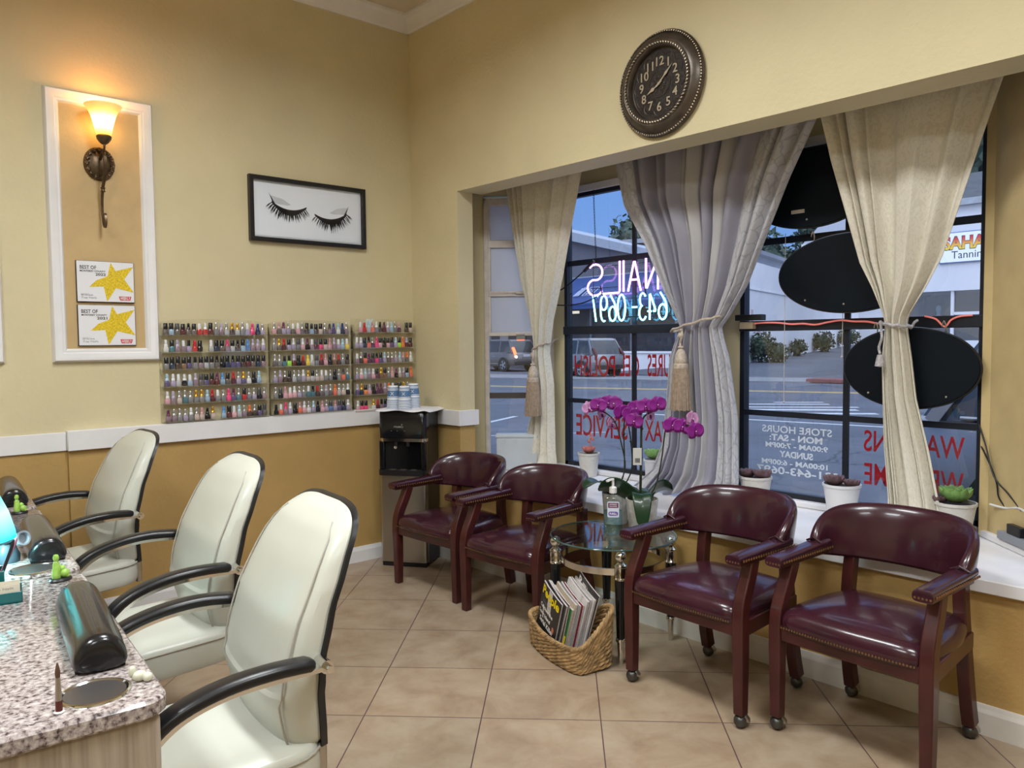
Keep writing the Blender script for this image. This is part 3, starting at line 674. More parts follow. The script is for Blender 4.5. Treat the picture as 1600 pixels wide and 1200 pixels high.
def lash(cx, cy, s, tilt):
    B = MB(XF @ T(cx, cy, .0104) @ RZ(tilt)); rnd = random.Random(3 if s > 0 else 5)
    arc = [(s*(-.115+.23*k/20), -.020+.035*((k/20*2-1.0)**2)+.0) for k in range(21)]
    top = arc; bot = [(a, c-.010-.026*math.sin(PI*k/20)) for k, (a, c) in enumerate(arc)]
    B.prism([p for p in top]+[p for p in bot[::-1]], 0, .0008)
    for k in range(76):
        f = k/75; i = int(f*19.99); ax, ay = arc[i]; ay -= .008
        ang = -PI/2+(f-.5)*-1.0*(-1)*s*1.5+rnd.uniform(-.16, .16); ln = rnd.uniform(.04, .068)*(.75+.5*math.sin(PI*f)); w_ = rnd.uniform(.0022, .0042)
        mx_ = (ax+ln*.5*math.cos(ang), ay+ln*.5*math.sin(ang)+.003); e_ = (ax+ln*math.cos(ang+.12*s*(f-.5)), ay+ln*math.sin(ang))
        B.prism([(ax-w_, ay), (mx_[0]-w_*.8, mx_[1]), e_, (mx_[0]+w_*.8, mx_[1]), (ax+w_, ay)], .0009, .0014)
    x0 = -s*.105; B.prism([(x0-s*.004, .008), (x0-s*.03, .062), (x0+s*.010, .006), (x0+s*.016, -.008)], 0, .001)
    return B
lash(-.135, .030, 1, -.06).build('eyelash', M_ink, t, smooth=False)
lash(.150, .0, -1, .10).build('eyelash', M_ink, t, smooth=False)
for cx, cz, s in ((-.135, .040, 1), (.150, .018, -1)):
    B = MB(XF @ T(cx, cz, .0102)); B.prism([(-s*.10, .0), (-s*.12, .045), (-s*.04, .03), (s*.01, .0), (-s*.02, -.006)], 0, .0003); B.build('lid_shading', mat('pale_grey_wash', (.60, .63, .68), .5, var=.1), t, smooth=False)
B = MB(XF); B.bb((-w/2+.02, -h/2+.02, .024), (w/2-.02, h/2-.02, .0255)); B.build('cover_glass', M_cglass, t, smooth=False)

# ================================================================== WALL CLOCK
t = thing('wall_clock', (XW-.002, 2.424, 2.692), 'round antique bronze wall clock above the window opening', 'clock')
XC = FR((0, 0, 0), (0, -1, 0), (0, 0, 1))      # local x runs to the right of the viewer, z into the room
M_clk = mat('clock_bronze', (.12, .10, .085), .33, .8, var=.35, vscale=12)
M_dial = mat('embossed_bronze_dial', (.045, .038, .036), .42, .55, var=.3, vscale=60, bump=.7, bscale=120, bdist=.003)
M_num = mat('tarnished_silver_numerals', (.55, .48, .36), .4, .5)
B = MB(XC); B.lathe([(0, 0), (.238, 0), (.250, .006), (.254, .016), (.248, .024), (.240, .022), (.236, .026), (.232, .030), (.212, .046), (.20, .050), (.195, .048), (.186, .050), (.178, .052), (.172, .046), (.168, .020), (0, .020)], 72); B.build('rim', M_clk, t)
B = MB(XC)
for k in range(110): a = 2*PI*k/110; B.sph((.243*math.cos(a), .243*math.sin(a), .027), .0050, 6, 4)
B.build('bead_ring', mat('worn_bead_metal', (.50, .44, .36), .3, .85), t)
B = MB(XC)
for k in range(72):
    a = 2*PI*k/72; B.sph((0, 0, 0), .0078, 6, 4, (1.25, .6, .9), RZ(a) @ T(.186, 0, .055) @ RZ(.9))
B.build('rope_ring', mat('worn_bead_metal', (.50, .44, .36), .3, .85), t)
B = MB(XC); B.lathe([(0, .0215), (.162, .0215)], 48, cap=False); B.build('dial', M_dial, t)
B = MB(XC)
for k in range(12):
    a = 2*PI*k/12; c = (.118*math.cos(a), .118*math.sin(a))
    B.tube([(c[0]+.034*math.cos(a+q_), c[1]+.034*math.sin(a+q_), .0225) for q_ in [(-1.35+2.7*i/8) for i in range(9)]], .0016, 5)
B.tube([(.062*math.cos(2*PI*k/32), .062*math.sin(2*PI*k/32), .0225) for k in range(32)], .002, 6, closed=True)
for k in range(9):
    a = 2*PI*k/9; B.tube([(.035*math.cos(a)+.014*math.cos(q_*1.1+a)*(1-q_/8), .035*math.sin(a)+.014*math.sin(q_*1.1+a)*(1-q_/8), .0225) for q_ in range(7)], .0018, 5)
B.build('dial_ornament', mat('dark_bronze_relief', (.09, .075, .065), .4, .7), t)
for n_ in range(1, 13):
    a = PI/2-2*PI*n_/12; v, f = text_geo(str(n_), .060, None, .0006, .001, 'CENTER')
    B = MB(XC); B.add(v, f, T(.108*math.cos(a), .108*math.sin(a)-.021, .0245)); B.build('numeral', M_num, t, smooth=False)
def hand(ang, ln, w_, nm, z):
    B = MB(XC @ RZ(ang)); B.prism([(-.02, -.002), (0, -.005), (ln*.35, -.0025), (ln*.5, -w_), (ln*.68, -w_*.5), (ln, 0), (ln*.68, w_*.5), (ln*.5, w_), (ln*.35, .0025), (0, .005), (-.02, .002)], z, z+.0015); B.build(nm, M_num, t, smooth=False)
hand(math.radians(90-242), .085, .010, 'hour_hand', .027)
hand(math.radians(90-46), .115, .007, 'minute_hand', .029)
B = MB(XC); B.cyl((0, 0, .028), .006, .008); B.build('hub', M_num, t)
B = MB(XC); B.lathe([(0, .0405), (.10, .0385), (.166, .034)], 48, cap=False); B.build('cover_glass', M_cglass, t)

# ================================================================== NAIL POLISH RACKS
RY_ = YW-.003
racks = [('left', 1.458, 2.084), ('middle', 2.094, 2.655), ('right', 2.665, 3.150)]
bottles = []
zrow = {'left': [1.505, 1.410, 1.315, 1.218, 1.121, 1.022], 'middle': [1.510, 1.412, 1.313, 1.215, 1.117, 1.018], 'right': [1.522, 1.420, 1.318, 1.214, 1.110, 1.006]}
for nm, xa, xb in racks:
    zs = zrow[nm]
    t = thing('polish_rack', ((xa+xb)/2, RY_, zs[-1]-.006), 'clear acrylic wall rack of nail polish, the %s one of three' % nm, 'shelf', 0, 'acrylic nail polish racks'); hw = (xb-xa)/2-.002; z0 = zs[-1]-.006
    B = MB(FR((0, 0, 0), (1, 0, 0), (0, 0, 1)))
    if nm == 'right': topc = [(hw, 1.585-z0), (hw-.02, 1.607-z0), (-hw, 1.612-z0)]
    else: topc = [(hw*math.cos(PI*k/12), 1.572-z0+.026*math.sin(PI*k/12)) for k in range(13)]
    B.prism([(-hw, 0), (hw, 0)]+topc, 0, .003); B.build('back_panel', M_acryl, t, smooth=False)
    for s in (-1, 1):
        B = MB(); B.bb((s*hw-.0015, -.052, 0), (s*hw+.0015, -.003, 1.57-z0)); B.build('side_panel', M_acryl, t, smooth=False)
    for z in zs:
        B = MB(); B.bb((-hw+.002, -.050, z-z0-.004), (hw-.002, -.003, z-z0)); s_ = B.build('shelf', mat('acrylic_shelf_edge', (.62, .60, .50), .2, alpha=.40, var=0), t, smooth=False)
        B = MB(); B.bb((-hw+.002, -.052, z-z0-.004), (hw-.002, -.050, z-z0+.016)); B.build('front_lip', M_acryl, s_, smooth=False)
# one mesh per bottle style and colour
CAPS = {'black': (.008, .008, .010), 'white': (.75, .76, .80), 'silver': (.55, .55, .56), 'gold': (.75, .42, .05), 'navy': (.02, .04, .22), 'pink': (.75, .06, .20), 'red': (.50, .02, .03), 'lilac': (.48, .42, .58), 'blue': (.10, .30, .68), 'charcoal': (.06, .06, .07), 'orange': (.85, .18, .05), 'plum': (.14, .03, .09), 'pale blue': (.42, .62, .75), 'yellow': (.8, .62, .08), 'rose': (.60, .32, .36)}
BODY = {'taupe': (.16, .12, .11), 'brown': (.09, .045, .03), 'maroon': (.14, .012, .02), 'red': (.55, .015, .02), 'grey': (.22, .22, .24), 'pale grey': (.44, .44, .46), 'pink': (.78, .32, .40), 'hot pink': (.85, .04, .20), 'lilac': (.38, .29, .50), 'purple': (.10, .06, .24), 'mauve': (.30, .17, .24), 'navy': (.02, .04, .10), 'teal': (.03, .20, .26), 'pale blue': (.24, .42, .62), 'white': (.70, .68, .68), 'nude': (.60, .43, .36), 'black': (.012, .012, .016), 'coral': (.85, .16, .08), 'orange': (.90, .25, .04), 'lime': (.35, .75, .02), 'yellow': (.85, .60, .05), 'bronze': (.28, .12, .04), 'plum': (.13, .02, .08), 'blue': (.04, .18, .50)}
def cap_mesh(kind):
    B = MB()
    if kind == 'tall': B.lathe([(.0062, .031), (.0066, .034), (.0055, .060), (.0045, .063), (0, .063)], 10)
    elif kind == 'square': B.lathe([(.0080, .030), (.0080, .061), (.0068, .063), (0, .063)], 10)
    else:
        B.lathe([(.0075, .031), (.0068, .041), (.0045, .044), (.0058, .046), (.0058, .052), (.0045, .053), (.0052, .055), (.0052, .061), (.0035, .0665), (0, .0665)], 10)
    return B
def body_mesh(kind):
    B = MB()
    if kind == 'square': r = [(.0085, 0), (.0095, .002), (.0098, .026), (.007, .031)]
    else: r = [(.0085, 0), (.0102, .003), (.0095, .022), (.0062, .031)]
    rings = []
    for q_, z in r: rings.append([(x, y, z) for x, y in rrect(q_*2, q_*1.7, q_*.5, 2)])
    B.loft(rings); return B
def soft(c, k):
    g_ = (c[0]+c[1]+c[2])/3; return tuple(lerp(v, g_, k) for v in c)
BODY = {k: soft(v, .12 if k in ('red', 'hot pink', 'coral', 'orange', 'lime', 'yellow') else .35) for k, v in BODY.items()}
MC = {}
def cached(kind, part, cname):
    k = (kind, part, cname)
    if k not in MC:
        if part == 'cap': MC[k] = cap_mesh(kind).mesh('cap', mat('%s_bottle_cap' % cname.replace(' ', '_'), CAPS[cname], .22, .7 if cname in ('gold', 'silver') else 0, var=0, coat=.3))
        else: MC[k] = body_mesh(kind).mesh('nail_polish_bottle', mat('%s_polish' % cname.replace(' ', '_'), BODY[cname], .12, var=0, coat=.6))
    return MC[k]
# colours read off the photograph row by row: cap/body pairs
LC = {'b': 'black', 'w': 'white', 's': 'silver', 'g': 'gold', 'n': 'navy', 'p': 'pink', 'r': 'red', 'l': 'lilac', 'u': 'blue', 'c': 'charcoal', 'o': 'orange', 'm': 'plum', 'a': 'pale blue', 'y': 'yellow', 'e': 'rose'}
LB = {'t': 'taupe', 'n': 'brown', 'm': 'maroon', 'r': 'red', 'g': 'grey', 's': 'pale grey', 'p': 'pink', 'h': 'hot pink', 'l': 'lilac', 'u': 'purple', 'v': 'mauve', 'N': 'navy', 'T': 'teal', 'b': 'pale blue', 'w': 'white', 'd': 'nude', 'k': 'black', 'c': 'coral', 'o': 'orange', 'i': 'lime', 'y': 'yellow', 'z': 'bronze', 'q': 'plum', 'B': 'blue'}
R = {'left': ['bt bb ct bm bt bt wr wr bm sg lv ss gn gs sg wl ph nN sl',
              'ww bT lv wv bl rr bk .. ws bN bt pv bs bn bb uB lv lv wl',
              'bg bN bn bz bu bg bv bs bg bt bk bN bu bu bn bm bt bN bv',
              'au wl ws wk wb lv ct bu bm mm ub bt rm sl gu sw bk ab ..',
              'wp lv sd sT sg gg gg ab rm wg sg ph mu sT br sg sl ck sv',
              'mv sv sg sl wg sd ed bk gd .. ub bm wp as sv on sn bu ce'],
     'middle': ['sp et ml sl wt wp st bn bb bn bd st cv nu aw nN sv',
                'sg gt rm bl wl cg wp mk wv cm bh bd ep lv wl ab wy',
                'st sg bT bi lq kk rm yy ws cg rm ep kk ez rn sg bn',
                'sl lv sn bn ss sg wl gd bs sd wd wg sg bk sg cc sT',
                'sg ck ep wp wp sl sg wT bT rn st lg st oc ss sd wk',
                'bk wc pv wl bk ec wp sw al kk ep sl cB el cu bN wl'],
     'right': ['.. wp rr as ec wg kn mm wl ab sg eq .. kn bd',
               'wl wl bN bc sq ph bp kk bp ku al bi oo lm bm',
               'wv sn bc mq kq bh bu al st sv sl as eg oe ww',
               'sl wp as lv wp kq gz bz sg ep mk wd lv bb oc',
               'lu gN bo lp bk mq mq lv oo wg bk bk gn sk ..',
               'wp bh bh .. dw rm bv bu cN bk bt bk ab bn ..']}
R = {k: [r.replace('kk', 'bk').replace('kn', 'bn').replace('kq', 'bq').replace('ku', 'bu').replace('dw', 'gw').replace('lq', 'lm') for r in v] for k, v in R.items()}
ORD = ['first', 'second', 'third', 'fourth', 'fifth', 'sixth', 'seventh', 'eighth', 'ninth', 'tenth', 'eleventh', 'twelfth', 'thirteenth', 'fourteenth', 'fifteenth', 'sixteenth', 'seventeenth', 'eighteenth', 'nineteenth']
ROWN = ['top', 'second', 'third', 'fourth', 'fifth', 'bottom']
rb = random.Random(11); nb = 0
for nm, xa, xb in racks:
    for ri, row in enumerate(R[nm]):
        toks = row.split(); n = len(toks); pos = 0
        for i, tk in enumerate(toks):
            if tk == '..': continue
            cn = LC.get(tk[0], 'silver'); bn = LB.get(tk[1], 'taupe')
            kind = 'square' if cn in ('black', 'charcoal') and rb.random() < .8 else ('tall' if cn in ('black', 'white', 'red') and rb.random() < .5 else 'ridged')
            x = lerp(xa+.016, xb-.016, (i+.5)/n)+rb.uniform(-.0015, .0015); z = zrow[nm][ri]
            o = bpy.data.objects.new('nail_polish_bottle', cached('square' if kind == 'square' else 'round', 'body', bn)); COL.objects.link(o)
            o.location = (x, RY_-.028, z+.0005); o.rotation_euler = (0, 0, rb.uniform(-.25, .25))
            c = bpy.data.objects.new('cap', cached(kind, 'cap', cn)); COL.objects.link(c); c.parent = o
            sc_ = rb.uniform(.98, 1.10); o.scale = (1.42, 1.15, sc_)
            tag(o, '%s polish bottle with %s cap, %s from left, %s row, %s rack' % (bn, cn, ORD[pos], ROWN[ri], nm), 'nail polish', 'nail polish bottles on the wall racks'); pos += 1; nb += 1
print('BOTTLES', nb)

# ================================================================== WATER COOLER, NAPKIN, CUPS
CA = math.radians(35)
t = thing('water_cooler', (2.945, 4.318, 0), 'black and steel bottom loading water cooler in the corner', 'water cooler', CA)
# local: front faces -x, width along y
def rb_ring(w, d, r, z, x0=0): return [(p[0]+x0, p[1], z) for p in rrect(d, w, r, 4)]
w, d = .32, .26
B = MB(); B.bb((-d/2+.02, -w/2+.004, .015), (d/2, w/2-.004, 1.0)); B.build('cabinet', M_black, t, bevel=.006)
B = MB(); B.loft([rb_ring(w, .05, .02, .03, -d/2+.02), rb_ring(w, .05, .02, .60, -d/2+.02)]); B.build('steel_door', M_steel, t)
B = MB(); B.bb((-d/2, -w/2+.01, 0), (d/2, w/2-.01, .03)); B.build('base', M_black, t, bevel=.004)
B = MB(); B.loft([rb_ring(w, .09, .03, .835, -d/2+.035), rb_ring(w, .09, .03, 1.0, -d/2+.035), rb_ring(w-.02, .08, .03, 1.018, -d/2+.042)]); fp = B.build('control_panel', M_blackgl, t)
XP = FR((-d/2-.0105, 0, 0), (0, -1, 0), (0, 0, 1))
v, f = text_geo('PRIMO', 1, .062, .005, .0004, height=.011); B = MB(XP); B.add(v, f, T(-.052, .905, 0)); B.build('lettering', mat('silver_print', (.45, .45, .47), .4, .5), fp, smooth=False)
B = MB(XP); B.prism([(.0085-.052+.045+.002*math.cos(a), .925+.005*math.sin(a)) for a in [2*PI*k/10 for k in range(10)]], 0, .0006)
for q_ in (-.07, -.03, .02): B.prism([(q_+.004*math.cos(a), .885+.0012*math.sin(a)) for a in [2*PI*k/8 for k in range(8)]], 0, .0005)
B.build('drop_mark', mat('silver_print', (.45, .45, .47), .4, .5), fp)
B = MB(); B.loft([rb_ring(w-.004, .085, .03, .815, -d/2+.036), rb_ring(w-.004, .085, .03, .835, -d/2+.036)]); B.build('chrome_band', M_chrome, t)
B = MB(); B.bb((-d/2+.02, -w/2+.005, .60), (-d/2+.06, w/2-.005, .82)); B.build('recess', M_blackgl, t, bevel=.006)
for s in (-1, 1):
    B = MB(); B.bb((-d/2-.004, s*(w/2-.018)-.018, .63), (-d/2+.03, s*(w/2-.018)+.018, .818)); B.build('side_cheek', M_blackgl, t, bevel=.008)
B = MB(); B.loft([rb_ring(w, .11, .03, .598, -d/2+.02), rb_ring(w, .11, .03, .632, -d/2+.02)]); tr_ = B.build('drip_tray', M_black, t)
B = MB()
for k in range(3):
    for j in range(2): B.sph((-d/2-.010+j*.025, -.07+k*.07, .632), .02, 10, 5, (.5, 1.3, .12))
B.build('tray_grille', M_steel, tr_)
B = MB(); B.cyl((-d/2+.01, .045, .80), .012, .03); B.cyl((-d/2+.01, -.035, .80), .012, .03); B.build('spigot', M_black, t)
B = MB(FR((-d/2+.018, .055, .775), (0, -1, 0), (0, 0, 1))); B.lathe([(.0, .003), (.010, .003), (.011, 0)], 16); B.build('round_sticker', mat('cream_sticker', (.55, .50, .45), .5), t)
ct = Matrix.Translation(t.location) @ RZ(CA)
B = MB(); B.grid(lambda u, v: (lerp(-.165, .17, v), lerp(.17, -.20, u), 1.0205+.002*math.sin(u*9+v*4)+(-.012*max(0, (.12-v)/.12)**1.5)*(.5+.5*math.sin(u*11))+(-.012*max(0, (u-.9)/.1))), 24, 18)
o = B.build('paper_towel', mat('white_paper', (.80, .80, .84), .8, var=.02), solid=.0015); o.matrix_world = ct; tag(o, 'white paper towel draped over the top of the water cooler', 'paper towel')
# nested upside-down paper cups
M_cupw = mat('white_cup_paper', (.78, .80, .84), .5, var=0)
M_cupb = mat('blue_cup_print', (.10, .20, .38), .5, var=.1)
def cup(loc, full, label, rz=0):
    t = thing('paper_cup', loc, label, 'cup', rz, 'blue and white paper cups on the cooler')
    B = MB(); B.lathe([(.037, .0), (.0385, .002), (.037, .004), (.0285, .088), (.0275, .090), (.0, .086)], 28); B.build('cup_body', M_cupw, t)
    def band(z0, z1, nm='printed_band'):
        r = lambda z: .0378-(z-.003)*(.0088/.085)
        B = MB(); B.lathe([(r(z0), z0), (r(z1), z1)], 28, cap=False); B.build(nm, M_cupb, t)
    band(.006, .009); band(.0125, .016)
    if full:
        band(.026, .029); band(.033, .066); band(.070, .073); band(.077, .082)
        for q_ in (-1, 1):
            B = MB(RZ(PI+.2)); v = [(.034, -.010, .040), (.034, -.007, .040), (.0315, .010, .058), (.0315, .007, .058)]
            if q_ < 0: v = [(a, -c, e_) for a, c, e_ in v]
            B.add([(a+.0022, c, e_) for a, c, e_ in v], [(0, 1, 2, 3)]); B.build('snowflake_mark', M_cupw, t)
    t.scale = (1.14, 1.14, 1.2); return t
for sx_, sy_, nm, k in ((-.085, .075, 'left', 4), (-.105, -.010, 'middle', 4), (-.01, -.035, 'rear right', 5)):
    p = ct @ Vector((sx_, sy_, 0))
    for i in range(k+1):
        cup((p.x, p.y, 1.0225+i*.0105), i == k, ('top cup of the %s stack, blue paper cup upside down on the cooler' % nm) if i == k else ('paper cup nested %s from the bottom of the %s stack on the cooler' % (ORD[i], nm)), CA)
# ================================================================== CURTAINS
def fabric(name, c1, c2, rough, sheen=.3, pscale=14, bump=.25, kind='damask'):
    m = mat(name, c1, rough, var=0, sheen=sheen); nt, N, L, b = nodes(m)
    co = N.new('ShaderNodeTexCoord'); mp = N.new('ShaderNodeMapping'); L.new(co.outputs['UV'], mp.inputs[0])
    if kind == 'damask':
        w = N.new('ShaderNodeTexNoise'); w.inputs['Scale'].default_value = pscale; w.inputs['Detail'].default_value = 1.5; w.inputs['Distortion'].default_value = 2.2
        L.new(mp.outputs[0], w.inputs[0]); r = ramp(N, [(.44, c1), (.50, c2)]); L.new(w.outputs[0], r.inputs[0]); src = w.outputs[0]
    elif kind == 'leaf':
        w = N.new('ShaderNodeTexVoronoi'); w.feature = 'DISTANCE_TO_EDGE'; w.inputs['Scale'].default_value = pscale; mp.inputs['Rotation'].default_value = (0, 0, .5)
        nz = N.new('ShaderNodeTexNoise'); nz.inputs['Scale'].default_value = pscale*.7; L.new(mp.outputs[0], nz.inputs[0])
        ma = N.new('ShaderNodeVectorMath'); ma.operation = 'MULTIPLY_ADD'; L.new(nz.outputs['Color'], ma.inputs[0]); ma.inputs[1].default_value = (.09, .14, 0); L.new(mp.outputs[0], ma.inputs[2])
        L.new(ma.outputs[0], w.inputs[0]); r = ramp(N, [(.015, c2), (.07, c1)]); L.new(w.outputs['Distance'], r.inputs[0]); src = w.outputs['Distance']
    else:
        w = N.new('ShaderNodeTexNoise'); w.inputs['Scale'].default_value = pscale; L.new(mp.outputs[0], w.inputs[0]); r = ramp(N, [(.3, c1), (.7, c2)]); L.new(w.outputs[0], r.inputs[0]); src = w.outputs[0]
    L.new(r.outputs[0], b.inputs['Base Color'])
    bp = N.new('ShaderNodeBump'); bp.inputs['Strength'].default_value = bump; bp.inputs['Distance'].default_value = .003; L.new(src, bp.inputs['Height']); L.new(bp.outputs[0], b.inputs['Normal'])
    tr = N.new('ShaderNodeBsdfTranslucent'); L.new(r.outputs[0], tr.inputs[0]); mx = N.new('ShaderNodeMixShader'); mx.inputs[0].default_value = .18
    out = [n for n in N if n.type == 'OUTPUT_MATERIAL'][0]; L.new(b.outputs[0], mx.inputs[1]); L.new(tr.outputs[0], mx.inputs[2]); L.new(mx.outputs[0], out.inputs[0])
    return m
M_cdam = fabric('cream_damask', (.78, .73, .62), (.85, .81, .70), .6, pscale=26)
M_sdam = fabric('silver_leaf_damask', (.60, .60, .64), (.45, .45, .50), .45, pscale=15, kind='leaf', bump=.5)
M_satin = fabric('lilac_grey_satin', (.33, .325, .41), (.38, .375, .46), .32, sheen=.1, kind='plain', pscale=6, bump=.1)
M_sheer = fabric('ivory_sheer', (.52, .515, .54), (.60, .59, .61), .6, kind='plain', pscale=6, bump=.1)
def curtain(name, tab, label, nf, seed, mats, strips, panel_w, amp_top=.018, warp=False):
    """tab: (z, y_left, y_right, x) rows from the hem up; strips: (u_end, material index) from the left"""
    tab = sorted(tab); zlo, zhi = tab[0][0], tab[-1][0]
    NU, NV = 260, 90; rnd = random.Random(seed)
    ph = [rnd.uniform(0, 6.28) for _ in range(6)]
    def fold(u, z):
        t = (z-zlo)/(zhi-zlo)
        if warp: u = u*1.9 if u < .28 else (.532+(u-.28)*.55 if u < .72 else .774+(u-.72)*.807)
        w = u+.012*math.sin(2*PI*u*3+ph[0])+.006*math.sin(2*PI*u*7+ph[1])
        a = math.sin(2*PI*w*nf+ph[2]); b_ = math.sin(2*PI*w*nf*.5+ph[3]+t*1.2); c = math.sin(2*PI*w*nf*2.1+ph[4]+t*2)
        return .60*a+.35*b_+.22*c*(1-t*.5)
    vs = []; uv = []
    for j in range(NV+1):
        z = lerp(zlo, zhi, j/NV); yl, yr, x0 = interp([(r[0], r[1], r[2], r[3]) for r in tab], z)
        wdt = abs(yl-yr); dens = min(1.0, wdt/.75)
        for i in range(NU+1):
            u = i/NU
            A = lerp(.034, amp_top*1.5, dens)*(1.0 if z < zhi-.02 else .8)
            edge = min(1, u/.04, (1-u)/.04)
            y = lerp(yl, yr, u)+.25*(wdt/nf)*math.sin(2*PI*u*nf+ph[2]+1.3)*edge*.35
            f = fold(u, z)
            pool = max(0, (.70-z)/.125)
            x = x0-A*f*(.7+.3*edge)-.055*(1-dens)*math.sin(PI*u)-.03*pool*math.sin(u*9+2)*edge
            vs.append((x, y, z+(.015*math.sin(u*23+ph[5])*pool if pool else 0))); uv.append((u*panel_w, z))
    B = MB(); fs = []; mi = []
    for j in range(NV):
        for i in range(NU):
            a = j*(NU+1)+i; fs.append((a, a+1, a+NU+2, a+NU+1)); u = (i+.5)/NU
            mi.append([m for e_, m in strips if u <= e_+1e-6][0])
    me = bpy.data.meshes.new(name); me.from_pydata(vs, [], fs)
    for m in mats: me.materials.append(m)
    me.polygons.foreach_set('material_index', mi); me.polygons.foreach_set('use_smooth', [True]*len(fs))
    ul = me.uv_layers.new(name='UVMap')
    for p in me.polygons:
        for li, vi in zip(p.loop_indices, p.vertices): ul.data[li].uv = uv[vi]
    me.update()
    o = bpy.data.objects.new(name, me); COL.objects.link(o)
    md = o.modifiers.new('thickness', 'SOLIDIFY'); md.thickness = .003; md.offset = 0
    tag(o, label, 'curtain'); return o
CL = [(2.53, 4.065, 3.355, 3.58), (2.21, 4.017, 3.465, 3.60), (1.85, 3.980, 3.608, 3.65), (1.59, 3.935, 3.743, 3.70), (1.43, 3.905, 3.790, 3.72), (1.37, 3.901, 3.800, 3.72), (1.30, 3.925, 3.785, 3.72), (1.16, 3.942, 3.761, 3.72), (.94, 3.957, 3.757, 3.72), (.73, 4.003, 3.732, 3.70), (.640, 4.075, 3.715, 3.69), (.592, 4.10, 3.71, 3.66)]
CM = [(2.53, 3.10, 1.83, 3.58), (2.24, 3.04, 1.999, 3.60), (2.01, 2.913, 2.124, 3.63), (1.73, 2.794, 2.268, 3.66), (1.58, 2.72, 2.38, 3.68), (1.52, 2.693, 2.434, 3.68), (1.46, 2.72, 2.42, 3.68), (1.35, 2.768, 2.385, 3.68), (1.03, 2.795, 2.333, 3.68), (.85, 2.81, 2.321, 3.67), (.70, 2.86, 2.30, 3.64), (.592, 2.96, 2.30, 3.60)]
CR = [(2.53, 1.83, 1.05, 3.58), (2.27, 1.775, 1.142, 3.60), (1.95, 1.694, 1.252, 3.63), (1.80, 1.664, 1.31, 3.66), (1.68, 1.612, 1.378, 3.68), (1.55, 1.567, 1.465, 3.70), (1.51, 1.560, 1.472, 3.70), (1.46, 1.563, 1.465, 3.70), (1.36, 1.572, 1.448, 3.70), (1.18, 1.566, 1.425, 3.70), (.95, 1.557, 1.367, 3.70), (.72, 1.527, 1.313, 3.68), (.595, 1.52, 1.30, 3.66)]
curtain('curtain', CL, 'cream curtain tied back at the narrow left window', 7, 1, [M_cdam], [(1, 0)], 1.4, .018, True)
curtain('curtain', CM, 'silver and lilac layered curtain tied back between the two big windows', 11, 4, [M_sdam, M_satin, M_sheer], [(.10, 0), (.38, 1), (.48, 2), (.60, 1), (.67, 2), (.76, 1), (1, 0)], 2.4, .026)
curtain('curtain', CR, 'cream damask curtain tied back in front of the oval signs at right', 6, 9, [M_cdam], [(1, 0)], 1.4, .024, True)
# rod hidden just above the opening
B = MB(FR((3.585, 2.55, 2.545), (0, 0, 1), (1, 0, 0))); B.cyl((0, 0, 0), .012, 3.15, 12); o = B.build('curtain_rod', M_bronze); tag(o, 'bronze curtain rod across the top of the window bay', 'curtain rod')

# ---- tie backs and tassels
M_rope = mat('beige_silk_rope', (.52, .44, .36), .5, var=.25, vscale=90, bump=.5, bscale=120)
M_fringe = mat('tan_silk_fringe', (.36, .275, .205), .5, var=.2, vscale=60)
M_rope2 = mat('silver_rope', (.42, .40, .42), .45, var=.3, vscale=120, bump=.6, bscale=150)
def tieback(yl, yr, z, x, zr, tassel, label, m, hook, big=True, hx=3.86):
    t = thing('curtain_tieback', ((x), (yl+yr)/2, z), label, 'tieback', 0, None); o0 = Vector(t.location)
    rx = .062
    ring = []
    for k in range(28):
        a = 2*PI*k/28; yy = lerp(yr, yl, .5+.5*math.sin(a))
        ring.append(Vector((x-.012-rx*math.cos(a), yy+.012*math.sin(a), z+(zr-z)*(.5-.5*math.sin(a))+.004*math.sin(a*9)))-o0)
    B = MB(); B.tube(ring, .007, 8, closed=True); B.build('rope_loop', m, t)
    if not big: hx = x+.04; hook = yr-.02
    B = MB(); B.tube([Vector((x+.03, yr, zr))-o0, Vector((lerp(x, hx, .6), lerp(yr, hook, .6), zr+.02))-o0, Vector((hx, hook, zr+.03))-o0], .006, 8); B.build('rope_end', m, t)
    ty, tz, tx = tassel; P = Vector((tx, ty, tz))-o0
    B = MB(T(*P))
    if big:
        B.sph((0, 0, .10), .018, 12, 8); B.tube(catmull([(.0, 0, .03), (.006, .008, .06), (-.004, -.008, .09), (.01, .0, .13), (.0, 0, z-tz+.0)], 5), .007, 8)
        B.build('cord', m, t)
        B = MB(T(*P)); B.lathe([(0, .045), (.014, .043), (.018, .035), (.012, .028), (.020, .018), (.030, -.005), (.034, -.03), (.036, -.045), (.033, -.05), (.040, -.055), (.042, -.075), (.040, -.08), (0, -.08)], 24); B.build('tassel_head', m, t)
        B = MB(T(*P))
        for k in range(46):
            a = 2*PI*k/46; c, s = math.cos(a), math.sin(a); r0, r1 = .038, .052+.003*math.sin(k*2.3)
            B.tube([(c*r0, s*r0, -.078), (c*lerp(r0, r1, .5), s*lerp(r0, r1, .5), -.19), (c*r1, s*r1, -.305-.004*math.sin(k*1.7))], .0042, 5)
        B.lathe([(.034, -.08), (.046, -.29)], 20); B.build('fringe', M_fringe, t); 
    else:
        B.tube(catmull([(.0, 0, -.10), (.006, .008, -.07), (-.004, -.008, -.03), (.01, .0, .0), (0, 0, .04)], 6), .006, 8); B.build('cord', m, t)
        B = MB(T(*P)); B.lathe([(0, -.10), (.012, -.105), (.016, -.12), (.022, -.155), (0, -.16)], 14); B.build('tassel_head', m, t)
    return t
tieback(3.905, 3.800, 1.375, 3.72, 1.44, (3.822, 1.262, 3.60), 'beige rope tieback with tan tassel on the narrow left curtain', M_rope, 3.84)
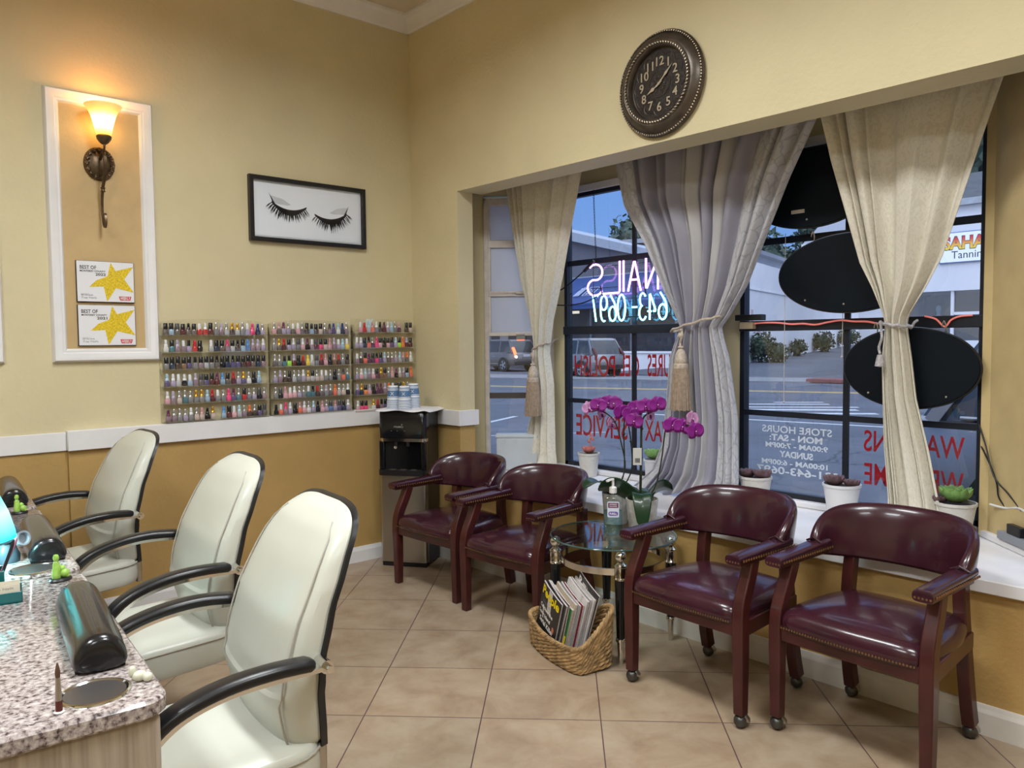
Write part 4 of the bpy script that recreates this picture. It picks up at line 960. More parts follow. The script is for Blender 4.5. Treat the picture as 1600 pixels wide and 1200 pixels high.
tieback(2.715, 2.42, 1.50, 3.66, 1.575, (2.595, 1.375, 3.55), 'beige rope tieback with tan tassel on the silver middle curtain', M_rope, 2.50)
tieback(1.572, 1.462, 1.522, 3.70, 1.50, (1.555, 1.48, 3.62), 'silver rope tieback on the cream curtain at right', M_rope2, 1.23, False)

# ================================================================== NEON SIGN (read from the street, so mirrored from inside)
M_pinkneon = mat('violet_pink_neon', (.9, .6, 1), .3, var=0, emit=(.78, .30, 1.0), estr=4.5)
M_cyanneon = mat('cyan_neon', (.5, .9, 1), .3, var=0, emit=(.16, .66, 1.0), estr=7.0)
M_cable = mat('black_cable', (.01, .01, .012), .45, var=0)
t = thing('neon_sign', (3.815, 3.12, 1.56), 'glowing neon sign reading NAILS and 643-0697 in pink and blue', 'neon sign')
XN = FR((0, 0, 0), (0, 1, 0), (0, 0, 1))           # x to the left seen from inside, faces the street
def arc(cx, cy, rx, ry, a0, a1, n=10): return [(cx+rx*math.cos(math.radians(lerp(a0, a1, k/n))), cy+ry*math.sin(math.radians(lerp(a0, a1, k/n)))) for k in range(n+1)]
GL = {'N': [[(0, 0), (0, 1), (1, 0), (1, 1)]], 'A': [[(0, 0), (.5, 1), (1, 0)], [(.22, .36), (.78, .36)]], 'I': [[(0, 0), (0, 1)]], 'L': [[(0, 1), (0, 0), (1, 0)]],
      'S': [arc(.5, .74, .42, .26, 40, 250, 12)+arc(.5, .26, .46, .26, 70, -150, 12)],
      '6': [[(.8, 1)]+arc(.5, .28, .5, .5, 120, 180, 4)+arc(.5, .28, .5, .28, 180, 520, 14)], '4': [[(.75, 0), (.75, 1), (0, .32), (1, .32)]],
      '3': [arc(.45, .76, .42, .24, 150, -80, 10)+arc(.45, .27, .5, .27, 80, -150, 10)], '-': [[(.1, .5), (.9, .5)]], '0': [arc(.5, .5, .46, .5, 0, 360, 20)],
      '9': [arc(.5, .72, .45, .28, 0, 360, 14)+[(.95, .5)]+arc(.5, .4, .45, .4, 0, -110, 8)], '7': [[(0, 1), (1, 1), (.35, 0)]]}
def neon(ch, y0, y1, z0, z1, m, r=.0062):
    B = MB(XN)
    for st in GL[ch]:
        pts = [(lerp(y0, y1, a)-3.12, lerp(z0, z1, c)-1.56, 0) for a, c in st]
        if ch in 'NAIL47-':
            q = [pts[0]]
            for a, c in zip(pts, pts[1:]): q += [tuple(Vector(a).lerp(Vector(c), .06)), tuple(Vector(a).lerp(Vector(c), .94))]
            pts = q+[pts[-1]]
        B.tube(pts, r, 8)
    B.build('neon_letter', m, t)
ZT, ZB = 1.948, 1.755
neon('N', 2.955, 3.045, ZB, ZT, M_pinkneon); neon('A', 3.085, 3.185, ZB, ZT, M_pinkneon); neon('I', 3.221, 3.222, ZB, ZT, M_pinkneon)
neon('L', 3.252, 3.395, ZB-.004, ZT, M_pinkneon); neon('S', 3.385, 3.530, ZB-.012, ZT-.006, M_pinkneon)
for ch, a, c in (('6', 2.890, 2.950), ('4', 2.970, 3.032), ('3', 3.045, 3.100), ('-', 3.110, 3.158), ('0', 3.205, 3.272), ('6', 3.283, 3.340), ('9', 3.355, 3.415), ('7', 3.437, 3.480)):
    neon(ch, a, c, 1.575, 1.738, M_cyanneon, .0055)
B = MB(XN)
for zz in (1.925, 1.79, 1.715, 1.60): B.tube([(2.87-3.12, zz-1.56, .018), (3.50-3.12, zz-1.56, .018)], .0022, 6)
for yy in (2.89, 3.49): B.tube([(yy-3.12, 1.58-1.56, .018), (yy-3.12, 1.95-1.56, .018)], .0022, 6)
B.build('wire_frame', M_cable, t)
B = MB(XN)
for yy, za, zb_ in ((3.475, 1.76, 1.70), (3.41, 1.80, 1.735), (3.06, 1.80, 1.73), (3.0, 1.65, 1.58), (3.28, 1.74, 1.72)): B.tube([(yy-3.12, za-1.56, -.004), (yy-3.14, zb_-1.56, -.004)], .0045, 6)
B.build('painted_jumpers', M_cable, t)
o = MB(FR((0, 0, 0), (0, 1, 0), (0, 0, 1))); o.tube([(.345, .405, -.004), (.43, .345, -.004)], .011, 8); o.build('electrode_cap', M_cable, t)
B = MB()
for k in range(26):
    z = lerp(2.41, 1.965, k/25); B.tube([(3.815+.004*math.cos(a)*(k % 2), 3.47+.005*math.cos(a)*((k+1) % 2)-.0008*k, z+.011*math.sin(a)) for a in [2*PI*i/8 for i in range(8)]], .0014, 5, closed=True)
o = B.build('hanging_chain', M_cable); tag(o, 'thin black chain holding up the neon sign', 'chain')
B = MB(); B.tube(catmull([(3.80, 3.545, 1.905), (3.80, 3.62, 1.86), (3.80, 3.74, 1.80), (3.79, 3.84, 1.775)], 6), .0045, 8); o = B.build('neon_cable', M_cable); tag(o, 'black cable running up to the top left of the neon sign', 'cable')
B = MB(); B.tube(catmull([(3.80, 3.43, 1.735), (3.80, 3.55, 1.70), (3.80, 3.70, 1.69), (3.79, 3.86, 1.70)], 6), .004, 8); o = B.build('neon_cable', M_cable); tag(o, 'black cable running left from the neon phone number', 'cable')

# ================================================================== OVAL SIGN BACKS
M_oval = mat('matte_black_sign_back', (.002, .005, .009), .6, var=.25, vscale=2, spec=.2)
def oval(y, z, a, b_, label, x=3.79, tilt=0, strip=False):
    t = thing('oval_sign', (x, y, z), label, 'sign', 0, 'dark oval signs hung in the right window')
    XO = FR((0, 0, 0), (0, 1, 0), (0, 0, 1)) @ RZ(tilt)
    B = MB(XO); n = 72
    B.loft([[(a*k_*math.cos(2*PI*k/n), b_*k_*math.sin(2*PI*k/n), z_) for k in range(n)] for k_, z_ in ((.985, -.014), (1, -.010), (1, .010), (.985, .014))]); B.build('board', M_oval, t)
    B = MB(XO); B.tube([(a*1.005*math.cos(2*PI*k/n), b_*1.005*math.sin(2*PI*k/n), -.004) for k in range(n)], .006, 6, closed=True); B.build('edge_trim', M_black, t)
    B = MB(XO)
    for s in (-.5, .5): B.tube(catmull([(s*a, b_*.86, 0), (s*a-.006, b_*.86+.03, -.006), (s*a+.004, b_*.86+.055, -.004), (s*a+.012, b_*.86+.03, -.004)], 5), .003, 6)
    B.build('hanging_hooks', M_steel, t)
    B = MB(XO)
    for s in (-.55, .05, .6): B.sph((s*a, -b_*.80*math.sqrt(1-s*s*.9), -.014), .006, 8, 5)
    B.build('screw', M_steel, t)
    if strip:
        B = MB(XO); B.bb((.03, -b_*.62, -.018), (.10, -b_*.62+.018, -.014)); B.build('paper_label', mat('cream_sticker', (.55, .50, .45), .5), t)
    return t
oval(1.975, 2.205, .345, .195, 'dark oval sign back at the top, half hidden by the silver curtain', 3.785, .0, True)
oval(1.775, 1.768, .362, .188, 'dark oval sign back in the middle, behind the cream curtain edge', 3.775)
oval(1.492, 1.312, .300, .183, 'lowest dark oval sign back, crossed by the cream curtain', 3.785)
# cords on the meeting rail
M_pinkc = mat('glowing_pink_cord', (.62, .16, .15), .5, var=.2, emit=(1, .25, .2), estr=.35)  # slight glow added to the cord to redden the post beside it
rnd = random.Random(5)
B = MB(); B.tube(catmull([(3.835, lerp(2.37, 1.58, k/12), 1.530+.006*rnd.uniform(-1, 1)+.006*math.sin(k)) for k in range(13)], 5), .0045, 7); o = B.build('wiring', M_pinkc); tag(o, 'pink wire lying along the meeting rail of the right window', 'cord')
B = MB(); B.tube(catmull([(3.84, 1.45, 1.55), (3.835, 1.40, 1.535), (3.83, 1.36, 1.50), (3.835, 1.335, 1.53), (3.84, 1.30, 1.545), (3.84, 1.25, 1.548)], 6), .004, 7); o = B.build('wiring', M_pinkc); tag(o, 'short pink wire looping over the rail right of the cream curtain', 'cord')
B = MB(); B.bb((3.80, 2.26, 1.553), (3.85, 2.42, 1.585)); o = B.build('transformer_box', M_black, bevel=.003); tag(o, 'small black transformer box on the rail beside the silver curtain', 'transformer')
B = MB(); B.bb((3.815, 2.32, 1.508), (3.848, 2.40, 1.545)); B.build('plug', mat('beige_plug', (.40, .32, .22), .5), o)
for y, z0, z1, lb in ((2.14, 2.0, 1.12, 'thin pull cord hanging left of the middle oval sign'), (1.83, 1.58, 1.36, 'thin cord hanging under the middle oval sign')):
    B = MB(); B.tube([(3.83, y, z0), (3.83, y+.002, z1)], .0016, 5); B.sph((3.83, y+.002, z1), .006, 8, 5); o = B.build('pull_cord', mat('off_white_cord', (.55, .52, .48), .6)); tag(o, lb, 'cord')

# ================================================================== LETTERING ON THE GLASS (faces the street)
M_redv = mat('red_vinyl', (.50, .010, .020), .5, var=.02); M_whv = mat('white_vinyl', (.88, .89, .92), .5, var=.02)
def vinyl(lines, label, m, serif=False):
    """lines: (text, y_start, y_end, z_base, height, bold)"""
    y0 = min(l[1] for l in lines); z0 = lines[-1][3]; t = thing('window_lettering', (XG+.0055, y0, z0), label, 'lettering', 0, None)
    for s, ya, yb, z, h, bo in lines:
        # western slab lettering: every glyph tall, with heavier feet and heads
        v, f = text_geo(s, 1, yb-ya, bo, .0, height=h)
        if serif:
            v2 = []
            for x, y, zz in v: v2.append((x, y, zz))
            v = v2
        B = MB(FR((0, ya-y0, z-z0), (0, 1, 0), (0, 0, 1))); B.add(v, f)
        o = B.build('text_line', m, t, smooth=False); md = o.modifiers.new('thickness', 'SOLIDIFY'); md.thickness = .0006
    return t
vinyl([('MANICURES PEDICURES', 1.90, 1.91, 1.225, .14, .01)], 'x', M_redv) if False else None
vinyl([('PEDICURES', 2.70, 3.09, 1.228, .138, .010), ('GEL', 3.155, 3.315, 1.222, .138, .010), ('POLISH', 3.352, 3.712, 1.215, .140, .010)], 'red PEDICURES GEL POLISH lettering on the left big window, mirrored from inside', M_redv)
vinyl([('WAX', 2.88, 3.11, .826, .130, .010), ('SERVICE', 3.25, 3.70, .815, .145, .010)], 'red WAX SERVICE lettering low on the left big window, mirrored from inside', M_redv)
vinyl([('WALK-INS', 1.285, 1.742, .895, .105, .010), ('WELCOME', 1.285, 1.738, .730, .108, .010)], 'red WALK-INS WELCOME lettering on the right big window, mirrored', M_redv)
vinyl([('STORE HOURS', 1.905, 2.300, .948, .038, .016), ('MON - SAT:', 1.955, 2.255, .905, .035, .036), ('9:00AM - 7:00PM', 1.925, 2.278, .866, .029, .028), ('SUNDAY', 2.005, 2.195, .818, .035, .036), ('10:00AM - 6:00PM', 1.925, 2.300, .774, .029, .028), ('831-643-0697', 1.862, 2.330, .724, .042, .022)], 'white store hours lettering on the right big window, mirrored', M_whv)

# ================================================================== ON THE SILL
M_soil = mat('dark_potting_soil', (.035, .022, .016), .9, var=.4, vscale=120, bump=1, bscale=150, bdist=.004)
def rosette(t, c, R, n_layers, m, seed, tilt=.9, n0=5, pw=.42, thick=.1):
    rnd = random.Random(seed); k = 0
    for L_ in range(n_layers):
        f = 1-L_/n_layers; n = n0+int(4*f); ln = R*(.35+.65*f); el = lerp(1.3, .55, f)
        for i in range(n):
            a = 2*PI*i/n+L_*.6+rnd.uniform(-.1, .1); pts = []
            nu, nv = 5, 6
            def fn(u, v):
                w = ln*pw*math.sin(min(1, v*1.15+.12)*PI*.92)**.8*(1-v**4*.9); s = (u-.5)*2
                r_ = ln*v; z = ln*v*math.sin(el)*.95+ln*.22*(abs(s)**1.7)*w/(ln*pw)
                return (r_*math.cos(el), s*w, z+.10*ln*v*v)
            el2 = lerp(1.45, .70, f**1.1); w = ln*pw*.78
            B = MB(T(*c) @ T(0, 0, R*.10*(1-f)) @ RZ(a) @ RY(-el2) @ T(ln*.52, 0, 0)); n_ = 8; rings = []
            for q_ in range(7):
                s_ = q_/6; ww = w*math.sin(PI*min(1, s_*.80+.16))**.7*(.12 if s_ == 1 else 1); xx = (s_-.5)*ln
                rings.append([(xx, ww*math.cos(2*PI*i_/n_), ww*.55*math.sin(2*PI*i_/n_)+.10*ln*(s_-.5)**2*4) for i_ in range(n_)])
            B.loft(rings); k += 1
            yield B
def plant(name, loc, pot_prof, pot_mat, label, rosettes, stalk=None, h=.1):
    t = thing(name, loc, label, 'plant', 0, 'little potted succulents along the window sill')
    B = MB(); B.lathe(pot_prof, 36, cap=False); B.build('pot', pot_mat, t)
    r = [p for p in pot_prof][-1][0]
    B = MB(); B.lathe([(0, h*.90), (r*1.04, h*.90)], 24, cap=False); B.build('soil', M_soil, t)
    for (cx, cy, cz, R_, nl, m, sd) in rosettes:
        A = MB()
        for b_ in rosette(t, (cx, cy, cz), R_, nl, m, sd): A.add(b_.v, b_.f)
        o = A.build('rosette', m, t)
    return t
def potprof(rb_, rt_, h, lip=.004): return [(0, .0), (rb_, 0), (rt_, h-.012), (rt_+lip, h-.012), (rt_+lip, h), (rt_-.003, h), (rt_-.006, h*.80)]
M_potw = mat('white_glazed_pot', (.72, .72, .74), .3, var=.03, coat=.3); M_pott = mat('textured_white_pot', (.62, .60, .56), .55, var=.06, bump=.8, bscale=55, bdist=.006)
M_echp = mat('pink_succulent', (.50, .17, .15), .5, var=.25, vscale=25); M_echg = mat('green_succulent', (.20, .36, .11), .45, var=.25, vscale=18); M_echb = mat('purple_brown_succulent', (.13, .075, .085), .5, var=.35, vscale=25); M_echd = mat('fresh_green_succulent', (.14, .26, .07), .45, var=.4, vscale=20)
p = plant('potted_succulent', (3.765, 3.475, .576), potprof(.052, .068, .150), M_pott, 'pink succulent in a quilted white pot at left of the big window', [(0, 0, .145, .062, 5, M_echp, 1)], h=.15)
B = MB(); B.tube(catmull([(0, 0, .17), (.006, -.012, .20), (.0, -.010, .23), (0, -.022, .25)], 5), .004, 6)
for q_ in ((0, -.022, .252), (.004, -.034, .238), (-.004, -.008, .226), (.0, -.02, .268)): B.sph(q_, .009, 8, 6, (1, 1, 1.4))
B.build('flower_stalk', M_echp, p)
p = plant('potted_succulent', (3.76, 2.945, .576), potprof(.042, .056, .165), M_potw, 'green succulent in a narrow white pot beside the silver curtain', [(0, 0, .165, .078, 6, M_echg, 2)], h=.165)
p = plant('potted_succulent', (3.765, 2.265, .576), potprof(.062, .082, .145), M_pott, 'two brown rosettes in a textured white pot behind the third chair', [(-.01, .045, .130, .065, 5, M_echb, 3), (0, -.04, .130, .07, 5, M_echb, 4)], h=.145)
p = plant('potted_succulent', (3.76, 1.790, .576), potprof(.062, .086, .165), M_potw, 'brown rosettes in a smooth white pot under the store hours lettering', [(-.01, .035, .150, .072, 5, M_echb, 5), (.01, -.045, .148, .055, 5, M_echb, 6)], h=.165)
p = plant('potted_succulent', (3.735, 1.268, .576), potprof(.058, .082, .155), M_pott, 'bright green rosette in a white pot right of the cream curtain', [(0, 0, .150, .095, 6, M_echd, 7), (-.03, .055, .145, .05, 4, M_echb, 8)], h=.155)
# pale plastic box in the left corner of the sill
t = thing('storage_box', (3.600, 4.000, .576), 'pale grey plastic box standing on the sill by the narrow window', 'box', math.radians(45))
B = MB(); B.bb((-.05, -.15, 0), (.05, .13, .225)); B.build('body', mat('pale_grey_plastic', (.52, .56, .60), .45), t, bevel=.008)
B = MB(); B.bb((-.055, -.156, .222), (.055, .136, .245)); B.build('lid', mat('pale_grey_plastic', (.52, .56, .60), .45), t, bevel=.006)
B = MB()
for y in (.0, .08): B.tube([(-.0515, y+.012*math.cos(a), .195+.012*math.sin(a)) for a in [2*PI*k/16 for k in range(16)]], .0012, 5, closed=True)
B.build('embossed_circles', mat('pale_grey_plastic', (.52, .56, .60), .45), t)
B = MB(); B.tube(catmull([(3.50, 4.20, .62), (3.45, 4.16, .605), (3.38, 4.08, .585), (3.30, 4.02, .58)], 6), .003, 6); o = B.build('thin_cable', M_cable); tag(o, 'thin black cable lying in the left corner of the sill', 'cable')
# power strip with cables at the right end
PR = math.radians(45)
t = thing('power_strip', (3.60, .955, .608), 'grey power strip with plugs on the right end of the sill', 'power strip', PR)
B = MB(); B.bb((-.17, -.028, 0), (.17, .028, .034)); B.build('housing', mat('grey_plastic', (.25, .27, .31), .45), t, bevel=.004)
B = MB(); B.bb((.02, -.026, .0345), (.115, .020, .075)); B.build('black_adapter', M_black, t, bevel=.004)
B = MB(); B.bb((-.07, -.02, .0345), (-.03, .02, .055)); B.cyl((-.05, 0, .065), .012, .03); B.build('white_plug', mat('white_plastic', (.75, .75, .75), .4), t, bevel=.003)
B = MB(); B.tube(catmull([(3.565, .925, .70), (3.575, .94, .74), (3.65, 1.0, .755), (3.72, 1.07, .735), (3.76, 1.14, .735)], 6), .0045, 8); o = B.build('white_cable', mat('white_plastic', (.75, .75, .75), .4)); tag(o, 'white cable arching from the power strip', 'cable')
B = MB(); B.tube(catmull([(3.81, 1.205, 1.07), (3.79, 1.17, .98), (3.75, 1.125, .86), (3.70, 1.055, .80), (3.64, .985, .74), (3.62, .96, .69)], 6), .0035, 7); o = B.build('black_cable', M_cable); tag(o, 'upper black cable hanging down the right wing to the power strip', 'cable')
B = MB(); B.tube(catmull([(3.82, 1.20, .98), (3.785, 1.15, .90), (3.755, 1.115, .83), (3.74, 1.10, .77), (3.715, 1.05, .72), (3.67, .99, .69)], 6), .0035, 7); o = B.build('black_cable', M_cable); tag(o, 'lower black cable hanging down the right wing to the power strip', 'cable')
# ================================================================== GLASS SIDE TABLE
TC = Vector((2.86, 2.483, 0)); tbl = thing('glass_side_table', TC, 'round glass side table with black tapered legs and chrome balls', 'side table')
for lx, ly in ((2.673, 2.277), (3.066, 2.296), (2.654, 2.670), (3.047, 2.689)):
    X_ = T(lx-TC.x, ly-TC.y, 0)
    B = MB(X_); B.lathe([(0, .108), (.0185, .108), (.026, .36), (.0262, .388), (0, .388)], 24); lg = B.build('leg', M_blackgl, tbl)
    B = MB(X_); B.lathe([(0, 0), (.010, 0), (.0105, .003), (.0165, .095), (.0165, .100), (.022, .103), (.0235, .109), (.022, .116), (.019, .118), (0, .118)], 24); B.build('chrome_foot', M_chrome, lg)
    B = MB(X_); B.lathe([(0, .384), (.028, .384), (.030, .389), (.028, .394), (.0265, .397), (.0265, .440), (.030, .444), (.030, .450), (.020, .456), (.013, .463), (0, .463)], 28); B.sph((0, 0, .4885), .0265, 20, 12); B.build('ball_capital', M_chrome, lg)
n = 64; B = MB()
B.loft([[(r*math.cos(2*PI*k/n), r*math.sin(2*PI*k/n), z) for k in range(n)] for r, z in ((.255, .395), (.255, .425), (.245, .425), (.245, .395))], cyc=True, cap=False); B.build('chrome_ring', M_chrome, tbl)
B = MB(); B.lathe([(0, .515), (.298, .515), (.301, .519), (.298, .524), (0, .524)], 72); B.build('glass_top', M_tglass, tbl)
B = MB(); B.tube([(0.2995*math.cos(2*PI*k/72), 0.2995*math.sin(2*PI*k/72), .5195) for k in range(72)], .0042, 6, closed=True); B.build('glass_edge', mat('green_glass_edge', (.05, .10, .09), .1, var=0, spec=.8), tbl)
ZG = .5245
# sanitizer
SZ = math.radians(42)
M_clearpl = pane('clear_plastic_bottle', (.90, .95, .97), base=.03)
M_gel = pane('blue_sanitizer_gel', (.70, .88, .95), base=.03)
t = thing('sanitizer_bottle', (2.84, 2.465, ZG), 'clear pump bottle of hand sanitizer standing on the glass table', 'bottle', math.radians(42))
def rr2(w, d, r, z): return [(x, y, z) for x, y in rrect(w, d, r, 4)]
B = MB(); B.loft([rr2(.050, .088, .02, .0), rr2(.056, .096, .022, .006), rr2(.054, .092, .022, .09), rr2(.056, .096, .022, .165), rr2(.052, .088, .022, .185), rr2(.032, .040, .015, .198), rr2(.030, .030, .014, .206)]); B.build('bottle_body', M_clearpl, t)
B = MB(); B.loft([rr2(.044, .080, .018, .005), rr2(.048, .086, .019, .012), rr2(.047, .083, .019, .118)]); B.build('gel', M_gel, t)
XS = FR((-.0275, 0, 0), (0, -1, 0), (0, 0, 1))
B = MB(XS); B.prism(rrect(.055, .075, .006), 0, .0015, T(0, .128, 0)); lb = B.build('label', mat('white_label', (.62, .66, .78), .4, var=.02), t)
B = MB(XS); B.prism(rrect(.048, .024, .002), .0015, .002, T(0, .148, 0)); B.build('label_block', mat('plum_label_block', (.14, .03, .10), .4, var=.02), lb)
B = MB(XS); B.prism(rrect(.044, .020, .008), .0015, .002, T(0, .108, 0)); B.build('label_block', mat('violet_label_oval', (.12, .06, .35), .4, var=.02), lb)
for s, w_, h_, z_, x_ in (('PURELL', .034, .011, .1025, -.017), ('ADVANCED', .036, .006, .150, -.018), ('HAND SANITIZER', .036, .005, .141, -.018)):
    v, f = text_geo(s, 1, w_, .02, 0, height=h_); B = MB(XS); B.add(v, f, T(x_, z_, .0024)); B.build('lettering', M_white, lb, smooth=False)
B = MB(); B.lathe([(0, .203), (.018, .203), (.018, .228), (.013, .232), (.007, .234), (.006, .262), (0, .262)], 20); B.sweep([(.01, 0, .266), (0, .0, .268), (-.014, .016, .267), (-.026, .030, .262)], [(-.007, -.004), (.007, -.004), (.005, .005), (-.005, .005)]); B.build('pump', mat('white_plastic', (.75, .75, .75), .4), t)

# ---- orchids
M_orch = mat('magenta_orchid_petal', (.20, .006, .20), .5, var=.22, vscale=50); M_orchp = mat('pale_pink_petal_back', (.62, .30, .55), .5, var=.25, vscale=40)
M_leaf = mat('dark_green_leaf', (.008, .034, .012), .32, var=.3, vscale=12, coat=.25); M_stem = mat('dark_stem', (.020, .025, .012), .5, var=.2)
M_marb = mat('mottled_white_ceramic', (.56, .53, .49), .4, var=.22, vscale=38, bump=.3, bscale=60)
def petal_geo(B, XF, ln, w, cup=.15):
    def fn(u, v):
        ww = w*math.sin(PI*min(1, v*.86+.12))**.65; s = (u-.5)*2
        return (s*ww, ln*v, cup*ln*(v*v)+.12*ww*s*s)
    B.grid(fn, 6, 7, XF)
def orchid_flower(parent, P, m, face, roll, s=1.0):
    base = FR(P, (math.cos(face+PI/2), math.sin(face+PI/2), 0), (0, 0, 1)) @ RX(-.12) @ RZ(roll) @ Matrix.Scale(s, 4)
    B = MB(base)
    for a, ln, w in ((0, .044, .019), (2.2, .042, .018), (-2.2, .042, .018)): petal_geo(B, RZ(a), ln, w, -.08)
    for a in (1.22, -1.22): petal_geo(B, T(0, 0, .002) @ RZ(a), .046, .031, .06)
    f = B.build('flower', m, parent); md = f.modifiers.new('thickness', 'SOLIDIFY'); md.thickness = .001
    B = MB(base); B.sph((0, -.004, .007), .0055, 8, 6); B.sph((0, -.013, .008), .006, 8, 6, (1.2, 1.6, .8)); B.build('lip', mat('dark_orchid_lip', (.13, .0, .09), .4, var=.1), f)
    B = MB(base); B.sph((0, .001, .012), .0028, 6, 4); B.build('column', M_white, f)
def leaf(parent, o, a, ln, w, rise, droop, m=M_leaf, roll=0):
    def fn(u, v):
        ww = w*math.sin(PI*min(1, v*.78+.16))**.5*(1 if v < .98 else .45); s = (u-.5)*2
        r = ln*v*(1-.25*droop*v*v); z = rise*math.sin(min(1, v*1.2)*PI/2)*(1)-droop*ln*max(0, v-.25)**1.6*1.1+.20*ww*abs(s)
        return (r, s*ww, z)
    B = MB(T(*o) @ RZ(a) @ RX(roll)); B.grid(fn, 10, 16); q = B.build('leaf', m, parent); md = q.modifiers.new('thickness', 'SOLIDIFY'); md.thickness = .003; return q
o1 = thing('potted_orchid', (3.02, 2.435, ZG), 'tall magenta orchid in the front mottled white pot on the glass table', 'orchid')
B = MB(); B.lathe([(0, 0), (.060, 0), (.064, .006), (.078, .150), (.079, .155), (.074, .155), (.070, .135)], 40, cap=False); B.build('pot', M_marb, o1)
B = MB(); B.lathe([(0, .137), (.0715, .137)], 24, cap=False); B.build('moss', mat('brown_bark', (.06, .04, .025), .9, var=.4, vscale=90, bump=1, bscale=90, bdist=.006), o1)
o2 = thing('potted_orchid', (3.045, 2.625, ZG), 'magenta orchid in the rear mottled white pot behind the sanitizer', 'orchid')
B = MB(); B.lathe([(0, 0), (.055, 0), (.058, .006), (.070, .150), (.071, .155), (.067, .155), (.063, .135)], 40, cap=False); B.build('pot', M_marb, o2)
B = MB(); B.lathe([(0, .137), (.064, .137)], 24, cap=False); B.build('moss', mat('brown_bark', (.06, .04, .025), .9), o2)
leaf(o1, (-.02, -.01, .150), math.radians(222), .205, .047, .085, 1.35); leaf(o1, (0, -.02, .150), math.radians(-48), .15, .056, .095, .35, roll=-.7)
leaf(o1, (-.02, .01, .150), math.radians(150), .19, .064, .10, .15, roll=.8); leaf(o1, (.02, 0, .14), math.radians(20), .13, .042, .06, .5)
leaf(o2, (-.01, .0, .150), math.radians(165), .20, .062, .095, .35); leaf(o2, (0, .02, .145), math.radians(60), .14, .045, .07, .5); leaf(o2, (0, -.02, .14), math.radians(-50), .12, .04, .05, .4)
FL = [(3.0, 2.701, 1.121, 0), (3.04, 2.669, 1.132, 0), (3.06, 2.646, 1.129, 0), (3.0, 2.548, 1.096, 0), (3.02, 2.508, 1.084, 0), (3.06, 2.506, 1.113, 0), (3.0, 2.467, 1.056, 0), (3.05, 2.816, 1.096, 1), (3.05, 2.727, 1.073, 1), (3.05, 2.659, 1.028, 1), (3.0, 2.396, 1.132, 0), (3.02, 2.342, 1.142, 0), (3.05, 2.412, 1.087, 1), (3.0, 2.241, 1.052, 0), (3.02, 2.198, 1.047, 0), (3.05, 2.166, 1.083, 1), (3.02, 2.127, 1.032, 0), (3.05, 2.292, 1.039, 1)]
rnd = random.Random(4)
for i, (x, y, z, k) in enumerate(FL):
    par = o2 if i < 10 else o1
    P = Vector((x, y, z))-Vector(par.location)
    orchid_flower(par, P, M_orchp if k else M_orch, math.radians(225+rnd.uniform(-22, 22)+(40 if k else 0)), rnd.uniform(-.25, .25), 1.0 if not k else .92)
def stem(par, pts, r=.0035):
    P = [Vector(p)-Vector(par.location) for p in pts]; B = MB(); B.tube(catmull(P, 6), r, 7)
    B.sph(P[len(P)//2], r*2, 8, 6); B.build('stem', M_stem, par)
stem(o2, [(3.03, 2.62, ZG+.15), (3.07, 2.585, .80), (3.06, 2.60, .93), (3.05, 2.635, 1.04), (3.03, 2.70, 1.09), (3.04, 2.78, 1.085)])
stem(o2, [(3.04, 2.60, ZG+.15), (3.06, 2.535, .80), (3.05, 2.53, .95), (3.03, 2.53, 1.06), (3.03, 2.49, 1.085)])
stem(o2, [(3.05, 2.63, ZG+.15), (3.08, 2.60, .78), (3.05, 2.575, .98), (3.02, 2.545, 1.07)])
stem(o1, [(3.02, 2.445, ZG+.15), (3.025, 2.442, .85), (3.03, 2.445, 1.02), (3.03, 2.43, 1.08), (3.02, 2.37, 1.11)], .0042)
stem(o1, [(3.02, 2.41, ZG+.15), (3.03, 2.36, .75), (3.03, 2.325, .88), (3.03, 2.30, 1.03), (3.03, 2.26, 1.055), (3.03, 2.16, 1.055)])
B = MB(); p0 = Vector(o1.location); B.tube([Vector((3.015, 2.447, ZG+.14))-p0, Vector((3.028, 2.447, 1.10))-p0], .0028, 6); B.build('stake', M_stem, o1)
B = MB(FR(Vector((3.005, 2.452, .885))-p0, (.7, -.71, 0), (0, 0, 1))); B.bb((-.021, -.042, 0), (.021, .042, .001)); tg = B.build('plant_tag', mat('grey_white_tag', (.55, .55, .53), .5), o1, smooth=False)
B = MB(FR(Vector((3.005, 2.452, .885))-p0, (.7, -.71, 0), (0, 0, 1)))
for k in range(9): B.bb((-.012+k*.0027, -.030, .001), (-.012+k*.0027+.0012+.0006*(k % 3), -.008, .0014))
B.build('barcode', M_ink, tg, smooth=False)

